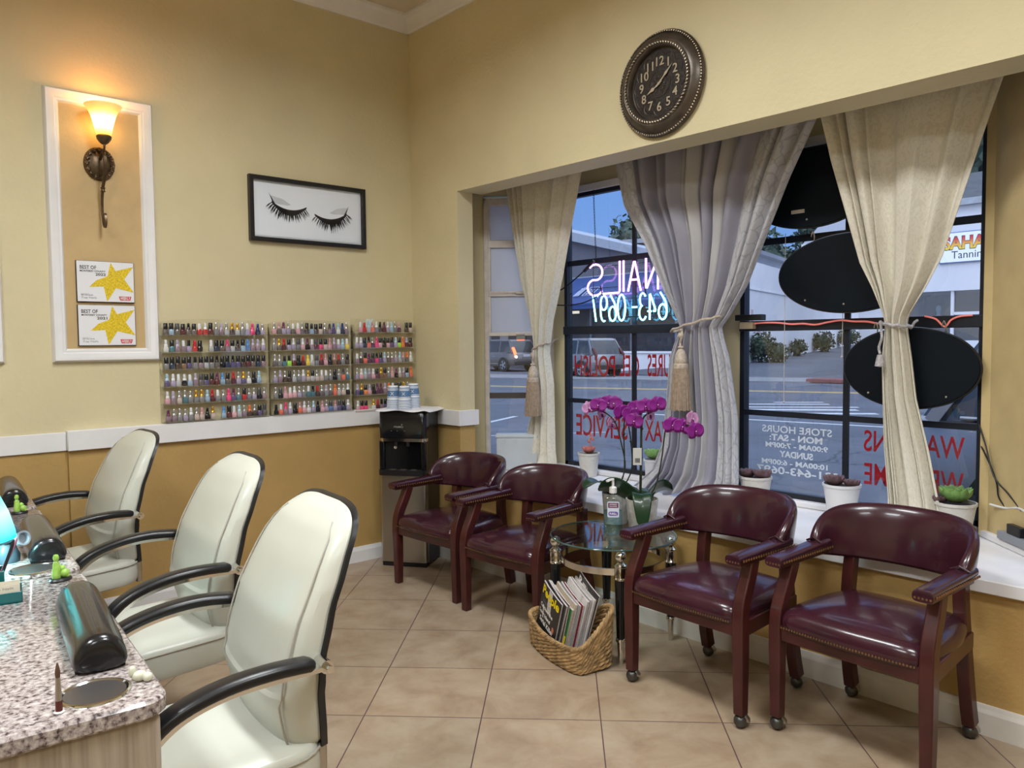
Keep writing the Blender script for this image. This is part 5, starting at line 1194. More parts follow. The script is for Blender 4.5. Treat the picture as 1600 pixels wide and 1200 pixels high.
# ================================================================== MAGAZINE BASKET
M_wick = mat('water_hyacinth_wicker', (.34, .215, .095), .65, var=.45, vscale=28, bump=.7, bscale=70, bdist=.005)
fp = [(2.435, 2.315), (2.50, 2.285), (2.60, 2.268), (2.618, 2.32), (2.632, 2.45), (2.625, 2.58), (2.608, 2.68), (2.58, 2.735), (2.545, 2.735), (2.485, 2.60), (2.445, 2.45)]
hh = [.115, .165, .26, .262, .185, .165, .165, .155, .135, .105, .10]
bc = Vector((2.55, 2.51, 0)); t = thing('magazine_basket', bc, 'woven wicker magazine basket on the floor before the glass table', 'basket')
ring = catmull([(a-bc.x, c-bc.y, h_) for (a, c), h_ in zip(fp, hh)], 9, True); NR = len(ring)
rows = 11
for r_ in range(rows):
    B = MB(); f = (r_+.5)/rows
    for ph in (0, PI):
        pts = []; rad = []
        for k in range(NR*2):
            p = ring[(k//2) % NR] if k % 2 == 0 else tuple((Vector(ring[(k//2) % NR])+Vector(ring[(k//2+1) % NR]))/2)
            L_ = k*.062*9+ph+(r_ % 2)*1.2
            sc_ = 1-.05*(1-f)
            nrm = Vector((p[0], p[1], 0)).normalized()
            q_ = Vector((p[0]*sc_, p[1]*sc_, .008+f*(p[2]-.012)))+nrm*(.0045*math.cos(L_))+Vector((0, 0, .0045*math.sin(L_)))
            pts.append(q_); rad.append(1)
        B.tube(pts, .0062+.001*(r_ % 2), 6, closed=True)
    B.build('woven_row', M_wick, t)
B = MB(); B.grid(lambda u, v: (lambda p: (p[0]*(.955-.04*(1-v)), p[1]*(.965-.03*(1-v)), .006+v*(p[2]-.012)))(ring[int(u*NR) % NR]), NR, 4, cyc=True)
B.prism([(p[0]*.9, p[1]*.93) for p in ring], .002, .010); B.build('inner_wall', mat('dark_wicker_inside', (.16, .10, .045), .8, var=.3, vscale=40), t)
B = MB()
for ph in (0, 2.1, 4.2):
    pts = []
    for k in range(NR*3):
        i = k//3; w_ = (k % 3)/3; p = Vector(ring[i]).lerp(Vector(ring[(i+1) % NR]), w_); nrm = Vector((p.x, p.y, 0)).normalized(); L_ = k*.55+ph
        pts.append(p+nrm*(.006*math.cos(L_))+Vector((0, 0, .006*math.sin(L_)+.002)))
    B.tube(pts, .0072, 6, closed=True)
B.build('rim', M_wick, t)
# magazines: leaning pack, covers facing left
cov = [('magazine_cover_black', (.018, .018, .020)), ('magazine_cover_charcoal', (.03, .03, .035)), ('magazine_cover_dark', (.05, .035, .04)), ('magazine_cover_green', (.05, .22, .06)), ('magazine_cover_cream', (.50, .42, .30)), ('magazine_cover_grey', (.30, .30, .32)), ('magazine_cover_red', (.25, .03, .05)), ('magazine_cover_white', (.62, .60, .60)), ('magazine_cover_grey', (.30, .30, .32)), ('magazine_cover_white', (.62, .60, .60)), ('magazine_cover_black', (.018, .018, .020))]
M_paper = mat('magazine_page_edges', (.52, .47, .45), .7, var=.25, vscale=200)
desc = ['black celebrity magazine with yellow title, frontmost in the basket', 'charcoal magazine just behind the front one in the basket', 'dark magazine third from the front of the basket', 'green and yellow magazine in the middle of the basket', 'cream paged magazine behind the green one in the basket', 'grey magazine in the middle rear of the basket', 'thin red edged magazine in the rear half of the basket', 'white magazine in the rear half of the basket', 'grey sunburst magazine near the back of the basket', 'white magazine second from the back of the basket', 'black and white magazine standing highest at the back of the basket']
NM = 11
for i in range(NM):
    f = i/(NM-1)
    h = .262 if i != 3 else .24; w_ = .205 if i else .200; th = [.007, .009, .006, .010, .009, .007, .005, .010, .007, .008, .006][i]
    x = lerp(2.516, 2.592, f); y = lerp(2.618, 2.480, f); z = .020+(.035*f if i > 6 else .0)+(.02 if i == NM-1 else 0)
    lean = math.radians(lerp(4, 8, f)); tilt = math.radians(-[17, 19, 16, 17, 15, 16, 15, 17, 15, 16, 18][i])
    m = thing('magazine', (x, y, z+.5*w_*math.sin(-tilt)), desc[i], 'magazine', 0, 'magazines in the wicker basket')
    XM = FR((0, 0, 0), (math.sin(math.radians(-19)), -math.cos(math.radians(19)), 0), (math.sin(lean), 0, math.cos(lean))) @ RZ(tilt)
    B = MB(XM)
    # slightly bowed pages
    def body(z0, z1, ex=0): 
        A = []
        for z_ in (z0, z1):
            A.append([(u*w_/2+ex*(1 if u > 0 else -1)*0, v, z_+.006*math.cos(u*1.5)-.004) for u, v in [(-1, 0), (-.5, 0), (0, 0), (.5, 0), (1, 0), (1, h), (.5, h), (0, h), (-.5, h), (-1, h)]])
        return A
    A = body(-th, 0); fs_ = []
    B.loft(A); B.build('pages', M_paper, m, smooth=False)
    B = MB(XM); A = body(.0002, .0009); B.loft(A); cvr = B.build('cover', mat(*cov[i], .3, var=.15, vscale=14), m, smooth=False)
    def cz(u): return .006*math.cos(u/(w_/2)*1.5)-.004+.0014
    if i == 0:
        for s, x0, y0, ww, hh_, mm, bo in (('People', -.090, .195, .178, .058, mat('yellow_title', (.80, .62, .0), .4, var=0), .03), ('NEW REPORTING', -.07, .176, .09, .008, M_grey, 0), ('Catching the', -.085, .140, .135, .024, M_white, .02), ('Long Island', -.085, .108, .120, .024, M_white, .02), ('Serial Killer', -.070, .076, .145, .024, M_white, .02)):
            v, f_ = text_geo(s, 1, ww, bo, 0, height=hh_); B = MB(XM); B.add([(a+x0, c+y0, cz(a+x0)) for a, c, _ in v], f_); B.build('cover_lettering', mm, cvr, smooth=False)
        B = MB(XM); B.prism([(.065+.014*math.cos(a), .10+.018*math.sin(a)) for a in [2*PI*k/12 for k in range(12)]], cz(.07)-.0005, cz(.07)+.0003); B.build('cover_photo', mat('rosy_photo', (.45, .16, .10), .5, var=.4, vscale=80), cvr, smooth=False)
    if i == 3:
        B = MB(XM); B.bb((-w_/2, .02, .0005), (w_/2, .10, .0032)); B.build('cover_band', mat('yellow_title', (.80, .62, .0), .4, var=0), cvr, smooth=False)
    if i == NM-1:
        v, f_ = text_geo('R', 1, .04, .03, 0, height=.04); B = MB(XM); B.add([(a-.09, c+h-.05, cz(a-.09)) for a, c, _ in v], f_); B.build('cover_lettering', M_white, cvr, smooth=False)

# ================================================================== ON THE MANICURE DESKS
M_vinylb = mat('black_vinyl_cushion', (.009, .009, .011), .22, var=.1, bump=.15, bscale=60, coat=.2)
ZD = .7605
def cushion(x, y, L_, label, rz):
    t = thing('arm_rest_cushion', (x, y, ZD), label, 'cushion', rz, 'black arm rest cushions on the desks')
    rings = []
    for f, k in ((-1, .70), (-.985, .86), (-.95, .96), (-.88, 1), (0, 1.03), (.88, 1), (.95, .96), (.985, .86), (1, .70)):
        sec = [(-.052, .0), (-.056, .015), (-.052, .040), (-.036, .066), (-.015, .078), (.015, .078), (.036, .066), (.052, .040), (.056, .015), (.052, .0)]
        rings.append([(a*k, f*L_/2, .002+c*(k if c > .02 else 1)) for a, c in sec])
    B = MB(); B.loft(rings); B.build('bolster', M_vinylb, t, sub=1)
    B = MB(); B.bb((-.048, -L_/2+.02, 0), (.048, L_/2-.02, .004)); B.build('base_board', M_black, t)
    return t
cushion(.472, 2.045, .50, 'black vinyl arm rest cushion on the nearest desk', math.radians(-8))
cushion(.575, 3.08, .48, 'black vinyl arm rest cushion on the middle desk', math.radians(-6))
cushion(.665, 4.16, .46, 'black vinyl arm rest cushion on the farthest desk', math.radians(-6))
M_jade = mat('green_jade_glass', (.32, .55, .10), .25, var=.25, vscale=50, coat=.4)
def figurine(x, y, rz, label):
    t = thing('jade_figurine', (x, y, ZD), label, 'figurine', rz, 'green seated figurines on the desks')
    B = MB(); B.lathe([(0, 0), (.028, 0), (.030, .004), (.026, .009), (0, .009)], 24); B.build('base', M_black, t).scale = (1.1, .85, 1)
    B = MB(); B.lathe([(0, .009), (.012, .009), (.013, .02), (.010, .04), (.0095, .052), (.0055, .058), (.008, .064), (.0085, .070), (.006, .077), (0, .079)], 14, T(-.008, .005, 0)); B.sph((.012, -.004, .020), .013, 12, 8, (1.1, .9, 1)); B.sph((.008, .004, .034), .010, 10, 7); B.sph((.016, -.008, .013), .007, 8, 6); B.build('seated_body', M_jade, t)
    return t
figurine(.531, 2.60, .3, 'green figurine on the nearest desk in front of the steel well'); figurine(.632, 3.77, .3, 'green figurine on the middle desk, farther from the camera')
B = MB(); B.sph((0, 0, .011), .012, 10, 8, (1.2, .9, .9)); B.sph((.012, -.012, .009), .010, 10, 8); B.sph((-.010, .014, .017), .008, 10, 8, (1, 1, 1.6)); o = B.build('trinket', mat('frosted_white_glass', (.62, .62, .50), .4, var=.1)); o.location = (.484, 1.70, ZD); tag(o, 'small frosted white trinket beside the steel well on the near desk', 'trinket')
t = thing('nail_brush', (.327, 1.655, ZD), 'upright nail brush with brown tip standing on the near desk', 'brush')
B = MB(); B.lathe([(0, 0), (.009, 0), (.010, .002), (.008, .004), (0, .004)], 16); B.build('grommet', mat('white_plastic', (.75, .75, .75), .4), t)
B = MB(); B.lathe([(0, .004), (.0062, .004), (.0062, .024), (0, .024)], 12); B.build('handle', mat('dark_red_lacquer', (.10, .02, .015), .3), t)
B = MB(); B.lathe([(0, .024), (.0062, .024), (.0042, .068), (0, .068)], 12); B.build('ferrule', M_steel, t)
B = MB(); B.lathe([(0, .068), (.0042, .068), (.0048, .078), (.002, .094), (.0, .097)], 10); B.build('bristles', mat('brown_bristles', (.10, .05, .03), .7), t)
# cyan desk lamp (left edge of frame)
t = thing('desk_lamp', (.33, 2.80, ZD), 'lit desk lamp with turquoise glass shade at the left edge', 'lamp')
M_cyan = mat('glowing_turquoise_glass', (.1, .75, .75), .3, var=0)
nt, N, L, b = nodes(M_cyan); co = N.new('ShaderNodeTexCoord'); s_ = N.new('ShaderNodeSeparateXYZ'); L.new(co.outputs['Object'], s_.inputs[0]); mr = N.new('ShaderNodeMapRange'); mr.inputs[1].default_value = .12; mr.inputs[2].default_value = .29; L.new(s_.outputs['Z'], mr.inputs[0])
rr = ramp(N, [(0, (.0, .50, .50)), (.12, (.10, .85, .85)), (.45, (.55, 1, 1)), (.75, (.02, .70, .72)), (1, (.0, .35, .4))]); L.new(mr.outputs[0], rr.inputs[0]); L.new(rr.outputs[0], b.inputs['Emission Color']); b.inputs['Emission Strength'].default_value = 1.4
B = MB(); B.lathe([(.125, .115), (.122, .135), (.108, .19), (.085, .245), (.05, .285), (.03, .292)], 40, cap=False); B.build('glass_shade', M_cyan, t, solid=.004)
B = MB(); B.lathe([(0, 0), (.08, 0), (.08, .010), (.02, .02), (.008, .03), (.008, .30), (0, .30)], 24); B.build('stand', M_bronze, t)
pl = point_light('lamp_bulb', (0.03, 0, .16), 6.0, (.70, .97, 1.0), .03); pl.parent = t
# teal card holder, cards, pen cup, pens, notes
M_teal = mat('teal_translucent_plastic', (.01, .13, .14), .15, var=.1, coat=.3)
KA = math.radians(-8)
t = thing('card_holder', (.362, 2.475, ZD), 'teal plastic card holder on the near desk at left edge', 'card holder', KA)
B = MB(); B.bb((-.05, -.02, 0), (.05, .02, .006)); B.bb((-.05, -.02, 0), (.05, -.017, .030)); B.bb((-.05, .017, 0), (.05, .02, .045)); B.bb((-.05, -.02, 0), (-.047, .02, .030)); B.bb((.047, -.02, 0), (.05, .02, .030)); B.build('tray', M_teal, t, bevel=.001)
for k in range(4):
    B = MB(T(.362, 2.475, ZD) @ RZ(KA)); B.bb((-.045, -.014+k*.007, .0065), (.045, -.012+k*.007, .050+k*.002)); o = B.build('business_card', mat('cream_card', (.70, .66, .54), .6, var=.03), smooth=False)
    tag(o, 'cream business card in the teal holder, %s from the camera' % ORD[k], 'card', 'business cards in the teal holder')
    if k == 0:
        v, f_ = text_geo('Top Nails', 1, .05, 0, 0, height=.008); B = MB(T(.362, 2.475, ZD) @ RZ(KA) @ FR((0, -.0143, .036), (1, 0, 0), (0, 0, 1))); B.add(v, f_, T(-.02, 0, 0)); B.build('card_lettering', M_grey, o, smooth=False)
t = thing('pen_cup', (.345, 2.56, ZD), 'teal square cup full of pens on the near desk', 'pen cup', KA)
B = MB()
for a, c in (((-.04, -.035), (.04, -.032)), ((-.04, .032), (.04, .035)), ((-.04, -.032), (-.037, .032)), ((.037, -.032), (.04, .032))): B.bb((a[0], a[1], .004), (c[0], c[1], .075))
B.bb((-.04, -.035, 0), (.04, .035, .004)); B.build('cup_body', M_teal, t, bevel=.001)
penc = [('purple_pen', (.25, .15, .35)), ('clear_pen', (.5, .52, .58)), ('black_pen', (.02, .02, .025)), ('silver_tool', (.4, .42, .45)), ('pink_pen', (.45, .2, .3))]
pend = ['clear pale pen standing in the teal cup', 'violet pen standing in the teal cup', 'black pen leaning right out of the teal cup', 'silver tool standing in the teal cup', 'pink pen leaning right out of the teal cup']
for k, (dx, dy, lx, ly, ci) in enumerate(((-.02, 0, -.01, .01, 1), (-.005, .01, .01, .0, 0), (.015, -.01, .045, -.01, 2), (0, -.01, .0, .0, 3), (.01, .012, .060, -.012, 4))):
    B = MB(T(.345+dx, 2.56+dy, ZD+.005)); B.tube([(0, 0, 0), (lx, ly, .135), (lx*1.1, ly*1.1, .150)], [.0042, .0042, .001], 8); o = B.build('pen', mat(*penc[ci], .3)); tag(o, pend[k], 'pen', 'pens in the teal cup')
B = MB(T(.318, 2.518, ZD) @ RZ(KA)); B.bb((-.032, -.004, .0), (.030, .003, .078)); o = B.build('sticky_notes', mat('yellow_note_paper', (.78, .70, .14), .6)); tag(o, 'yellow sticky note pad standing between card holder and pen cup', 'sticky notes')
t = thing('nail_drill', (.45, 2.95, ZD), 'grey round headed nail drill unit behind the pens', 'nail drill', .3)
B = MB(); B.lathe([(0, 0), (.04, 0), (.042, .02), (.03, .05), (.015, .07), (0, .072)], 20); B.sph((0, 0, .09), .045, 16, 10, (1, 1, .8)); B.build('housing', mat('blue_grey_plastic', (.08, .11, .14), .3), t)
B = MB(FR((.02, -.05, .075), (1, .2, 0), (0, .3, 1))); B.lathe([(.0, .0), (.022, .0), (.024, .02), (.018, .02), (.016, .006), (0, .006)], 18); B.build('nozzle', mat('grey_plastic', (.25, .27, .31), .45), t)
# ================================================================== OUTSIDE: STREET AT DUSK
GZ = -.15
M_asph = mat('worn_asphalt', (.17, .165, .165), .75, var=0)
nt, N, L, b = nodes(M_asph); g = N.new('ShaderNodeNewGeometry')
n1 = N.new('ShaderNodeTexNoise'); n1.inputs['Scale'].default_value = .35; n1.inputs['Detail'].default_value = 12; n1.inputs['Roughness'].default_value = .75; L.new(g.outputs['Position'], n1.inputs[0])
r1 = ramp(N, [(.3, (.036, .042, .056)), (.7, (.080, .090, .112))]); L.new(n1.outputs[0], r1.inputs[0])
vo = N.new('ShaderNodeTexVoronoi'); vo.feature = 'DISTANCE_TO_EDGE'; vo.inputs['Scale'].default_value = .30; nd = N.new('ShaderNodeVectorMath'); nd.operation = 'MULTIPLY_ADD'
n3 = N.new('ShaderNodeTexNoise'); n3.inputs['Scale'].default_value = 1.2; n3.inputs['Detail'].default_value = 6; L.new(g.outputs['Position'], n3.inputs[0]); L.new(n3.outputs['Color'], nd.inputs[0]); nd.inputs[1].default_value = (1.2, 1.2, 0); L.new(g.outputs['Position'], nd.inputs[2]); L.new(nd.outputs[0], vo.inputs[0])
r2 = ramp(N, [(0, (.35, .35, .35)), (.008, (1, 1, 1))]); L.new(vo.outputs['Distance'], r2.inputs[0])
mx = N.new('ShaderNodeMix'); mx.data_type = 'RGBA'; mx.blend_type = 'MULTIPLY'; mx.inputs['Factor'].default_value = 1; L.new(r1.outputs[0], mx.inputs['A']); L.new(r2.outputs[0], mx.inputs['B']); L.new(mx.outputs['Result'], b.inputs['Base Color'])
B = MB(); B.bb((4.02, -60, GZ-.1), (160, 140, GZ)); B.build('street_asphalt', M_asph, smooth=False)['kind'] = 'structure'
M_conc = mat('pale_concrete', (.15, .155, .165), .8, var=.12, vscale=1.5)
M_line = mat('white_road_paint', (.34, .36, .38), .6, var=.12, vscale=6); M_yel = mat('yellow_road_paint', (.50, .34, .08), .6, var=.15, vscale=6)
def strip(a, c, w, m, label=None, cat='road marking', name='road_line', z=.004, group=None):
    a = Vector((*a, 0)); c = Vector((*c, 0)); d = (c-a).normalized(); n_ = Vector((-d.y, d.x, 0))*w/2
    B = MB(); B.prism([tuple((a+n_)[:2]), tuple((c+n_)[:2]), tuple((c-n_)[:2]), tuple((a-n_)[:2])], GZ-.002, GZ+z); o = B.build(name, m, smooth=False)
    if label: tag(o, label, cat, group)
    else: o['kind'] = 'structure'
    return o
U_ = Vector((-.40, 1, 0)).normalized()
def along(p, a, c): P = Vector((p[0], p[1], 0)); return (P+U_*a)[:2], (P+U_*c)[:2]
strip(*along((22.0, 13.6), -30, 60), .12, M_yel, 'yellow centre line of the street, farther of the pair', name='centre_line'); strip(*along((21.6, 13.6), -30, 60), .12, M_yel, 'yellow centre line of the street, nearer of the pair', name='centre_line')
strip((13.6, 11.0), (14.9, 3.5), .14, M_line, 'long white edge line behind the store hours lettering')
strip((9.3, 11.65), (11.3, 12.55), .12, M_line, 'white parking stripe seen through the narrow window')
strip((8.6, 10.3), (10.4, 9.2), .05, M_line, 'short thin white scratch line on the near asphalt')
for k, (a, c, w) in enumerate((((15.4, 10.6), (17.5, 8.0), .35), ((16.3, 10.6), (18.2, 8.3), .22), ((17.2, 10.9), (18.6, 9.2), .22), ((16.0, 8.4), (16.9, 7.3), .3), ((18.3, 10.5), (19.1, 9.6), .2))):
    strip(a, c, w, M_line, 'white stencilled bar on the roadway, %s from the window' % ORD[k], name='road_stencil', group='white stencil marks on the roadway')
# far side: apron, sloping lot
B = MB(); p0, p1 = along((26.6, 15.5), -28, 60); q0, q1 = along((29.6, 16.5), -28, 60)
B.prism([p0, p1, q1, q0], GZ-.02, GZ+.05); B.build('pavement_far', M_conc, smooth=False)['kind'] = 'structure'
B = MB(); B.add([(28.5, 26, GZ+.02), (31, 5, GZ+.02), (64, 12, .95), (66, 32, .95), (35.5, 23.5, .27)], [(0, 1, 2, 3, 4)]); B.build('sloping_lot', M_asph, smooth=False)['kind'] = 'structure'
B = MB(); B.prism([(27.1, 14.3), (27.6, 12.2), (28.6, 12.4), (28.1, 14.4)], GZ, GZ+.16); o = B.build('red_curb', mat('faded_red_paint', (.13, .035, .035), .7, var=.3, vscale=3), bevel=.03); tag(o, 'faded red curb island across the street', 'curb')
M_dry = mat('dry_weeds', (.22, .17, .09), .9, var=.4, vscale=12)
def foliage(name, parent, c, R_, n, m, seed, leafs=.12, zs=1.0):
    rnd = random.Random(seed); B = MB()
    for i in range(n):
        d = Vector((rnd.gauss(0, 1), rnd.gauss(0, 1), rnd.gauss(0, 1))).normalized(); r = R_*(rnd.random()**.35)
        p = Vector(c)+Vector((d.x*r, d.y*r, d.z*r*zs)); a = Vector((rnd.gauss(0, 1), rnd.gauss(0, 1), rnd.gauss(0, 1))).normalized(); q = d.cross(a).normalized(); s = leafs*rnd.uniform(.6, 1.4)
        B.add([p-a*s, p+q*s*.6, p+a*s, p-q*s*.6], [(0, 1, 2, 3)])
    B.sph(c, R_*.58, 12, 8, (1, 1, zs))
    return B.build(name, m, parent, smooth=False)
M_hedge = mat('dark_hedge_leaves', (.022, .040, .022), .8, var=.5, vscale=3); M_tree = mat('dusky_tree_leaves', (.040, .065, .045), .8, var=.5, vscale=1.5)
M_bark = mat('grey_bark', (.06, .05, .04), .9, var=.3)
def bush(p, R_, zs, label, n=700, seed=1, lf=.10):
    t = thing('bush', p, label, 'bush', 0, 'bushes along the white wall'); foliage('foliage', t, (0, 0, R_*zs), R_, n, M_hedge, seed, lf, zs)
    B = MB(); B.cyl((0, 0, R_*.4), .05, R_*.8, 8); B.build('stem', M_bark, t)
bush((36.9, 21.9, .2), .82, 1.05, 'large dark bush at left end of the white wall', 900, 1)
bush((37.3, 21.2, .2), .55, 1.0, 'smaller dark bush beside the large one at the wall', 500, 6)
bush((44.6, 24.0, .40), .55, 1.0, 'small ragged bush in the middle of the white wall', 260, 2, .13)
bush((51.2, 25.8, .55), .85, .85, 'round clipped bush toward right end of the white wall', 800, 3)
bush((59.5, 28.0, .75), .95, .8, 'pale bush at far right end of the white wall', 600, 4)
# white side wall building
M_wht = mat('white_painted_stucco', (.66, .66, .68), .8, var=.05, vscale=.5); M_gry = mat('grey_painted_wall', (.10, .10, .125), .8, var=.08, vscale=.4)
t = thing('white_building', (35.5, 22.0, 0), 'long white windowless building wall across the street', 'building')
W_ = Vector((64, 30, 0))-Vector((35.5, 22, 0)); wd = W_.normalized(); wn = Vector((-wd.y, wd.x, 0))
def pr(B, a, c, z0, z1, off0=0, off1=8):
    P = [wd*a+wn*off0, wd*c+wn*off0, wd*c+wn*off1, wd*a+wn*off1]; B.prism([(p.x, p.y) for p in P], z0, z1)
B = MB(); pr(B, -.3, 34, -.2, 5.5, 0, .5); pr(B, 8, 34, -.2, 5.5, .5, 8); B.build('wall', M_wht, t, smooth=False)
B = MB(); pr(B, 0, 34, 4.02, 4.10, -.05, 0); B.build('ledge', M_wht, t, smooth=False)
B = MB(); pr(B, 3, 34, 5.5, 7.0, 3, 8); B.build('upper_storey', mat('blue_grey_siding', (.30, .32, .36), .8), t, smooth=False)
B = MB(); pr(B, 3.5, 5.0, 5.7, 6.8, 2.9, 3.0); B.build('window_pane', mat('dark_shop_glass', (.03, .04, .05), .15, var=0), t, smooth=False)
B = MB(); pr(B, 2, 34, 7.0, 7.25, 2.5, 8.5); B.build('roof_slab', mat('grey_roof', (.22, .23, .26), .8), t, smooth=False)
for a, z0, z1, c in ((1.0, 2.4, 3.0, 1.35), (2.2, 1.7, 2.1, 2.7)):
    B = MB(); pr(B, a, c, z0, z1, -.02, 0); B.build('faded_poster', mat('faded_pink_paint', (.50, .36, .38), .8, var=.2, vscale=5), t, smooth=False)
B = MB(); B.prism([(30.5, 20.5), (31.5, 13.5), (33, 13.6), (33, 21)], GZ+.02, GZ+.05) if False else None
# tanning shop
t = thing('tanning_shop', (30, 9.5, GZ), 'white shop front across the street with a tanning sign', 'building')
B = MB(T(-30, -9.5, -GZ)); B.bb((30, -4, 3.09), (40, 12.6, 6.15)); B.bb((30, 12.3, -.3), (40, 12.6, 3.1)); B.bb((30, -4, -.3), (30.3, 12.6, 1.35)); B.build('wall', M_wht, t, smooth=False)
B = MB(T(-30, -9.5, -GZ)); B.bb((29.8, -4, 6.0), (30.1, 12.8, 6.22)); B.build('cornice', mat('white_road_paint', (.72, .72, .72), .6), t, smooth=False)
B = MB(T(-30, -9.5, -GZ)); B.bb((32.5, -4, 0), (32.6, 12.3, 3.1)); B.build('dark_interior', mat('dark_shop_interior', (.05, .055, .07), .8), t, smooth=False)
B = MB(T(-30, -9.5, -GZ)); B.bb((30.12, -4, 1.35), (30.15, 12.3, 3.09)); B.build('shop_window', pane('shop_glass', (.6, .65, .7), base=.05), t, smooth=False)
for y in (10.44, 7.6, 4.5):
    B = MB(T(-30, -9.5, -GZ)); B.bb((30.05, y-.05, 1.35), (30.15, y+.05, 3.09)); B.build('mullion', M_wht, t, smooth=False)
B = MB(T(-30, -9.5, -GZ)); B.bb((30.05, 7.6, 2.25), (30.15, 10.4, 2.35)); B.build('transom_bar', M_wht, t, smooth=False)
B = MB(T(-30, -9.5, -GZ)); B.add([(31, -4, 6.15), (31, 12.6, 6.15), (36, 12.6, 8.2), (36, -4, 8.2)], [(0, 1, 2, 3)]); B.build('roof', mat('dark_shingle_roof', (.05, .055, .06), .8, var=.3, vscale=4), t, smooth=False)
s_ = thing('shop_sign', (29.93, 9.85, 4.05), 'white shop sign with flame coloured SAHARA over Tanning', 'sign')
XG_ = FR((0, 0, 0), (0, -1, 0), (0, 0, 1))
B = MB(XG_); B.bb((-1.0, 0, -.1), (1.25, 1.06, 0)); B.build('board', mat('blue_sign_edge', (.10, .16, .32), .5), s_)
B = MB(XG_); B.bb((-.97, .03, 0), (1.22, 1.03, .01)); B.build('face', mat('white_sign_face', (.80, .82, .88), .4, var=0, emit=(.8, .85, 1), estr=.10), s_, smooth=False)
M_flame = mat('flame_lettering', (.8, .2, .05), .5, var=0); nt, N, L, b = nodes(M_flame); co = N.new('ShaderNodeTexCoord'); q_ = N.new('ShaderNodeSeparateXYZ'); L.new(co.outputs['Object'], q_.inputs[0]); mr = N.new('ShaderNodeMapRange'); mr.inputs[1].default_value = .44; mr.inputs[2].default_value = .92; L.new(q_.outputs['Z'], mr.inputs[0])
rr = ramp(N, [(0, (.85, .65, .08)), (.35, (.85, .45, .06)), (.75, (.65, .07, .06)), (1, (.55, .03, .05))]); L.new(mr.outputs[0], rr.inputs[0]); L.new(rr.outputs[0], b.inputs['Base Color'])
v, f = text_geo('SAHARA', 1, 2.0, .035, 0, height=.44); B = MB(XG_); B.add(v, f, T(-.87, .46, .014)); B.build('sign_lettering', M_flame, s_, smooth=False)
v, f = text_geo('SAHARA', 1, 2.05, .06, 0, height=.49); B = MB(XG_); B.add(v, f, T(-.895, .435, .012)); B.build('letter_outline', M_ink, s_, smooth=False)
v, f = text_geo('Tanning', 1, 1.12, 0, 0, height=.34); B = MB(XG_); B.add(v, f, T(-.60, .06, .012)); B.build('sign_lettering', M_ink, s_, smooth=False)
# mannequin bust in the shop window
t = thing('mannequin', (30.6, 11.08, 1.3), 'white mannequin bust in a pink top in the shop window', 'mannequin')
M_mq = mat('white_mannequin', (.72, .72, .74), .4, var=.02)
B = MB(); B.lathe([(0, 0), (.16, 0), (.17, .25), (.15, .38), (.18, .62), (.20, .80), (.17, .90), (.07, .96), (.055, 1.02), (.06, 1.06), (.085, 1.14), (.09, 1.22), (.07, 1.30), (0, 1.33)], 20); B.sph((0, .20, .84), .07, 10, 7); B.sph((0, -.20, .84), .07, 10, 7); B.tube([(0, .22, .82), (0, .26, .62), (-.04, .24, .45)], .045, 8); B.tube([(0, -.22, .82), (0, -.26, .62), (-.04, -.24, .45)], .045, 8); B.build('body', M_mq, t)
B = MB(); B.lathe([(.178, .25), (.158, .38), (.19, .62), (.205, .74), (.19, .78)], 20, cap=False); B.build('pink_top', mat('pink_fabric', (.60, .18, .20), .7), t, solid=.01)
# grey restaurant building on the left
t = thing('grey_building', (34, 30, GZ), 'grey gabled restaurant building with a blue awning across the street', 'building')
X_ = T(-34, -30, -GZ)
def gz(y): return 7.91+(y-32.68)*.268
B = MB(X_); B.loft([[(x, 24.8, -.2), (x, 60, -.2), (x, 60, gz(45)-.5), (x, 45, gz(45)-.5), (x, 24.8, gz(24.8)-.5)] for x in (34, 36)]); B.build('wall', M_gry, t, smooth=False)
B = MB(X_); B.loft([[(x, 24.6, gz(24.6)-.40), (x, 45, gz(45)-.72), (x, 45, gz(45)), (x, 24.6, gz(24.6))] for x in (33.6, 36.2)]); B.build('fascia', mat('pale_blue_fascia', (.26, .29, .34), .7), t, smooth=False)
B = MB(X_); B.add([(33.95, 24, 5.12), (33.95, 60, 5.12), (31.8, 60, 3.5), (31.8, 24, 3.5), (31.8, 60, 3.2), (31.8, 24, 3.2)], [(0, 1, 2, 3), (3, 2, 4, 5)]); B.build('awning', mat('blue_awning', (.012, .04, .15), .6, var=.1, vscale=.8), t, smooth=False, solid=.04)
B = MB(X_); B.bb((33.9, 24, 5.12), (33.96, 60, 5.18)); B.build('awning_trim', mat('pale_blue_fascia', (.26, .29, .34), .7), t, smooth=False)
M_sgw = mat('white_awning_lettering', (.40, .44, .52), .5, var=0)
sl = FR(Vector((32.25, 31.5, 3.92))-Vector((34, 30, GZ)), (0, -1, 0), (.8, 0, .6))
v, f = text_geo('ill', 1, .55, .02, 0, height=.85, shear=.3); B = MB(sl); B.add(v, f, T(.6, 0, .05)); B.build('awning_lettering', M_sgw, t, smooth=False)
v, f = text_geo('21', 1, .42, .0, 0, height=.50, shear=.3); B = MB(sl); B.add(v, f, T(1.42, .12, .05)); 
B.tube([(1.28, 0, .05), (1.98, 0, .05), (2.12, .8, .05), (1.42, .8, .05)], .022, 4, closed=True); B.build('awning_lettering', M_sgw, t, smooth=False)
B = MB(X_); B.bb((33.93, 24, 0), (33.99, 60, 3.4)); B.build('shop_front', mat('dark_shop_interior', (.05, .055, .07), .8, var=.3, vscale=2), t, smooth=False)
for y in range(25, 58, 3):
    B = MB(X_); B.bb((33.85, y, 0), (33.94, y+.12, 3.3)); B.build('post', mat('grey_post', (.22, .24, .30), .6), t, smooth=False)
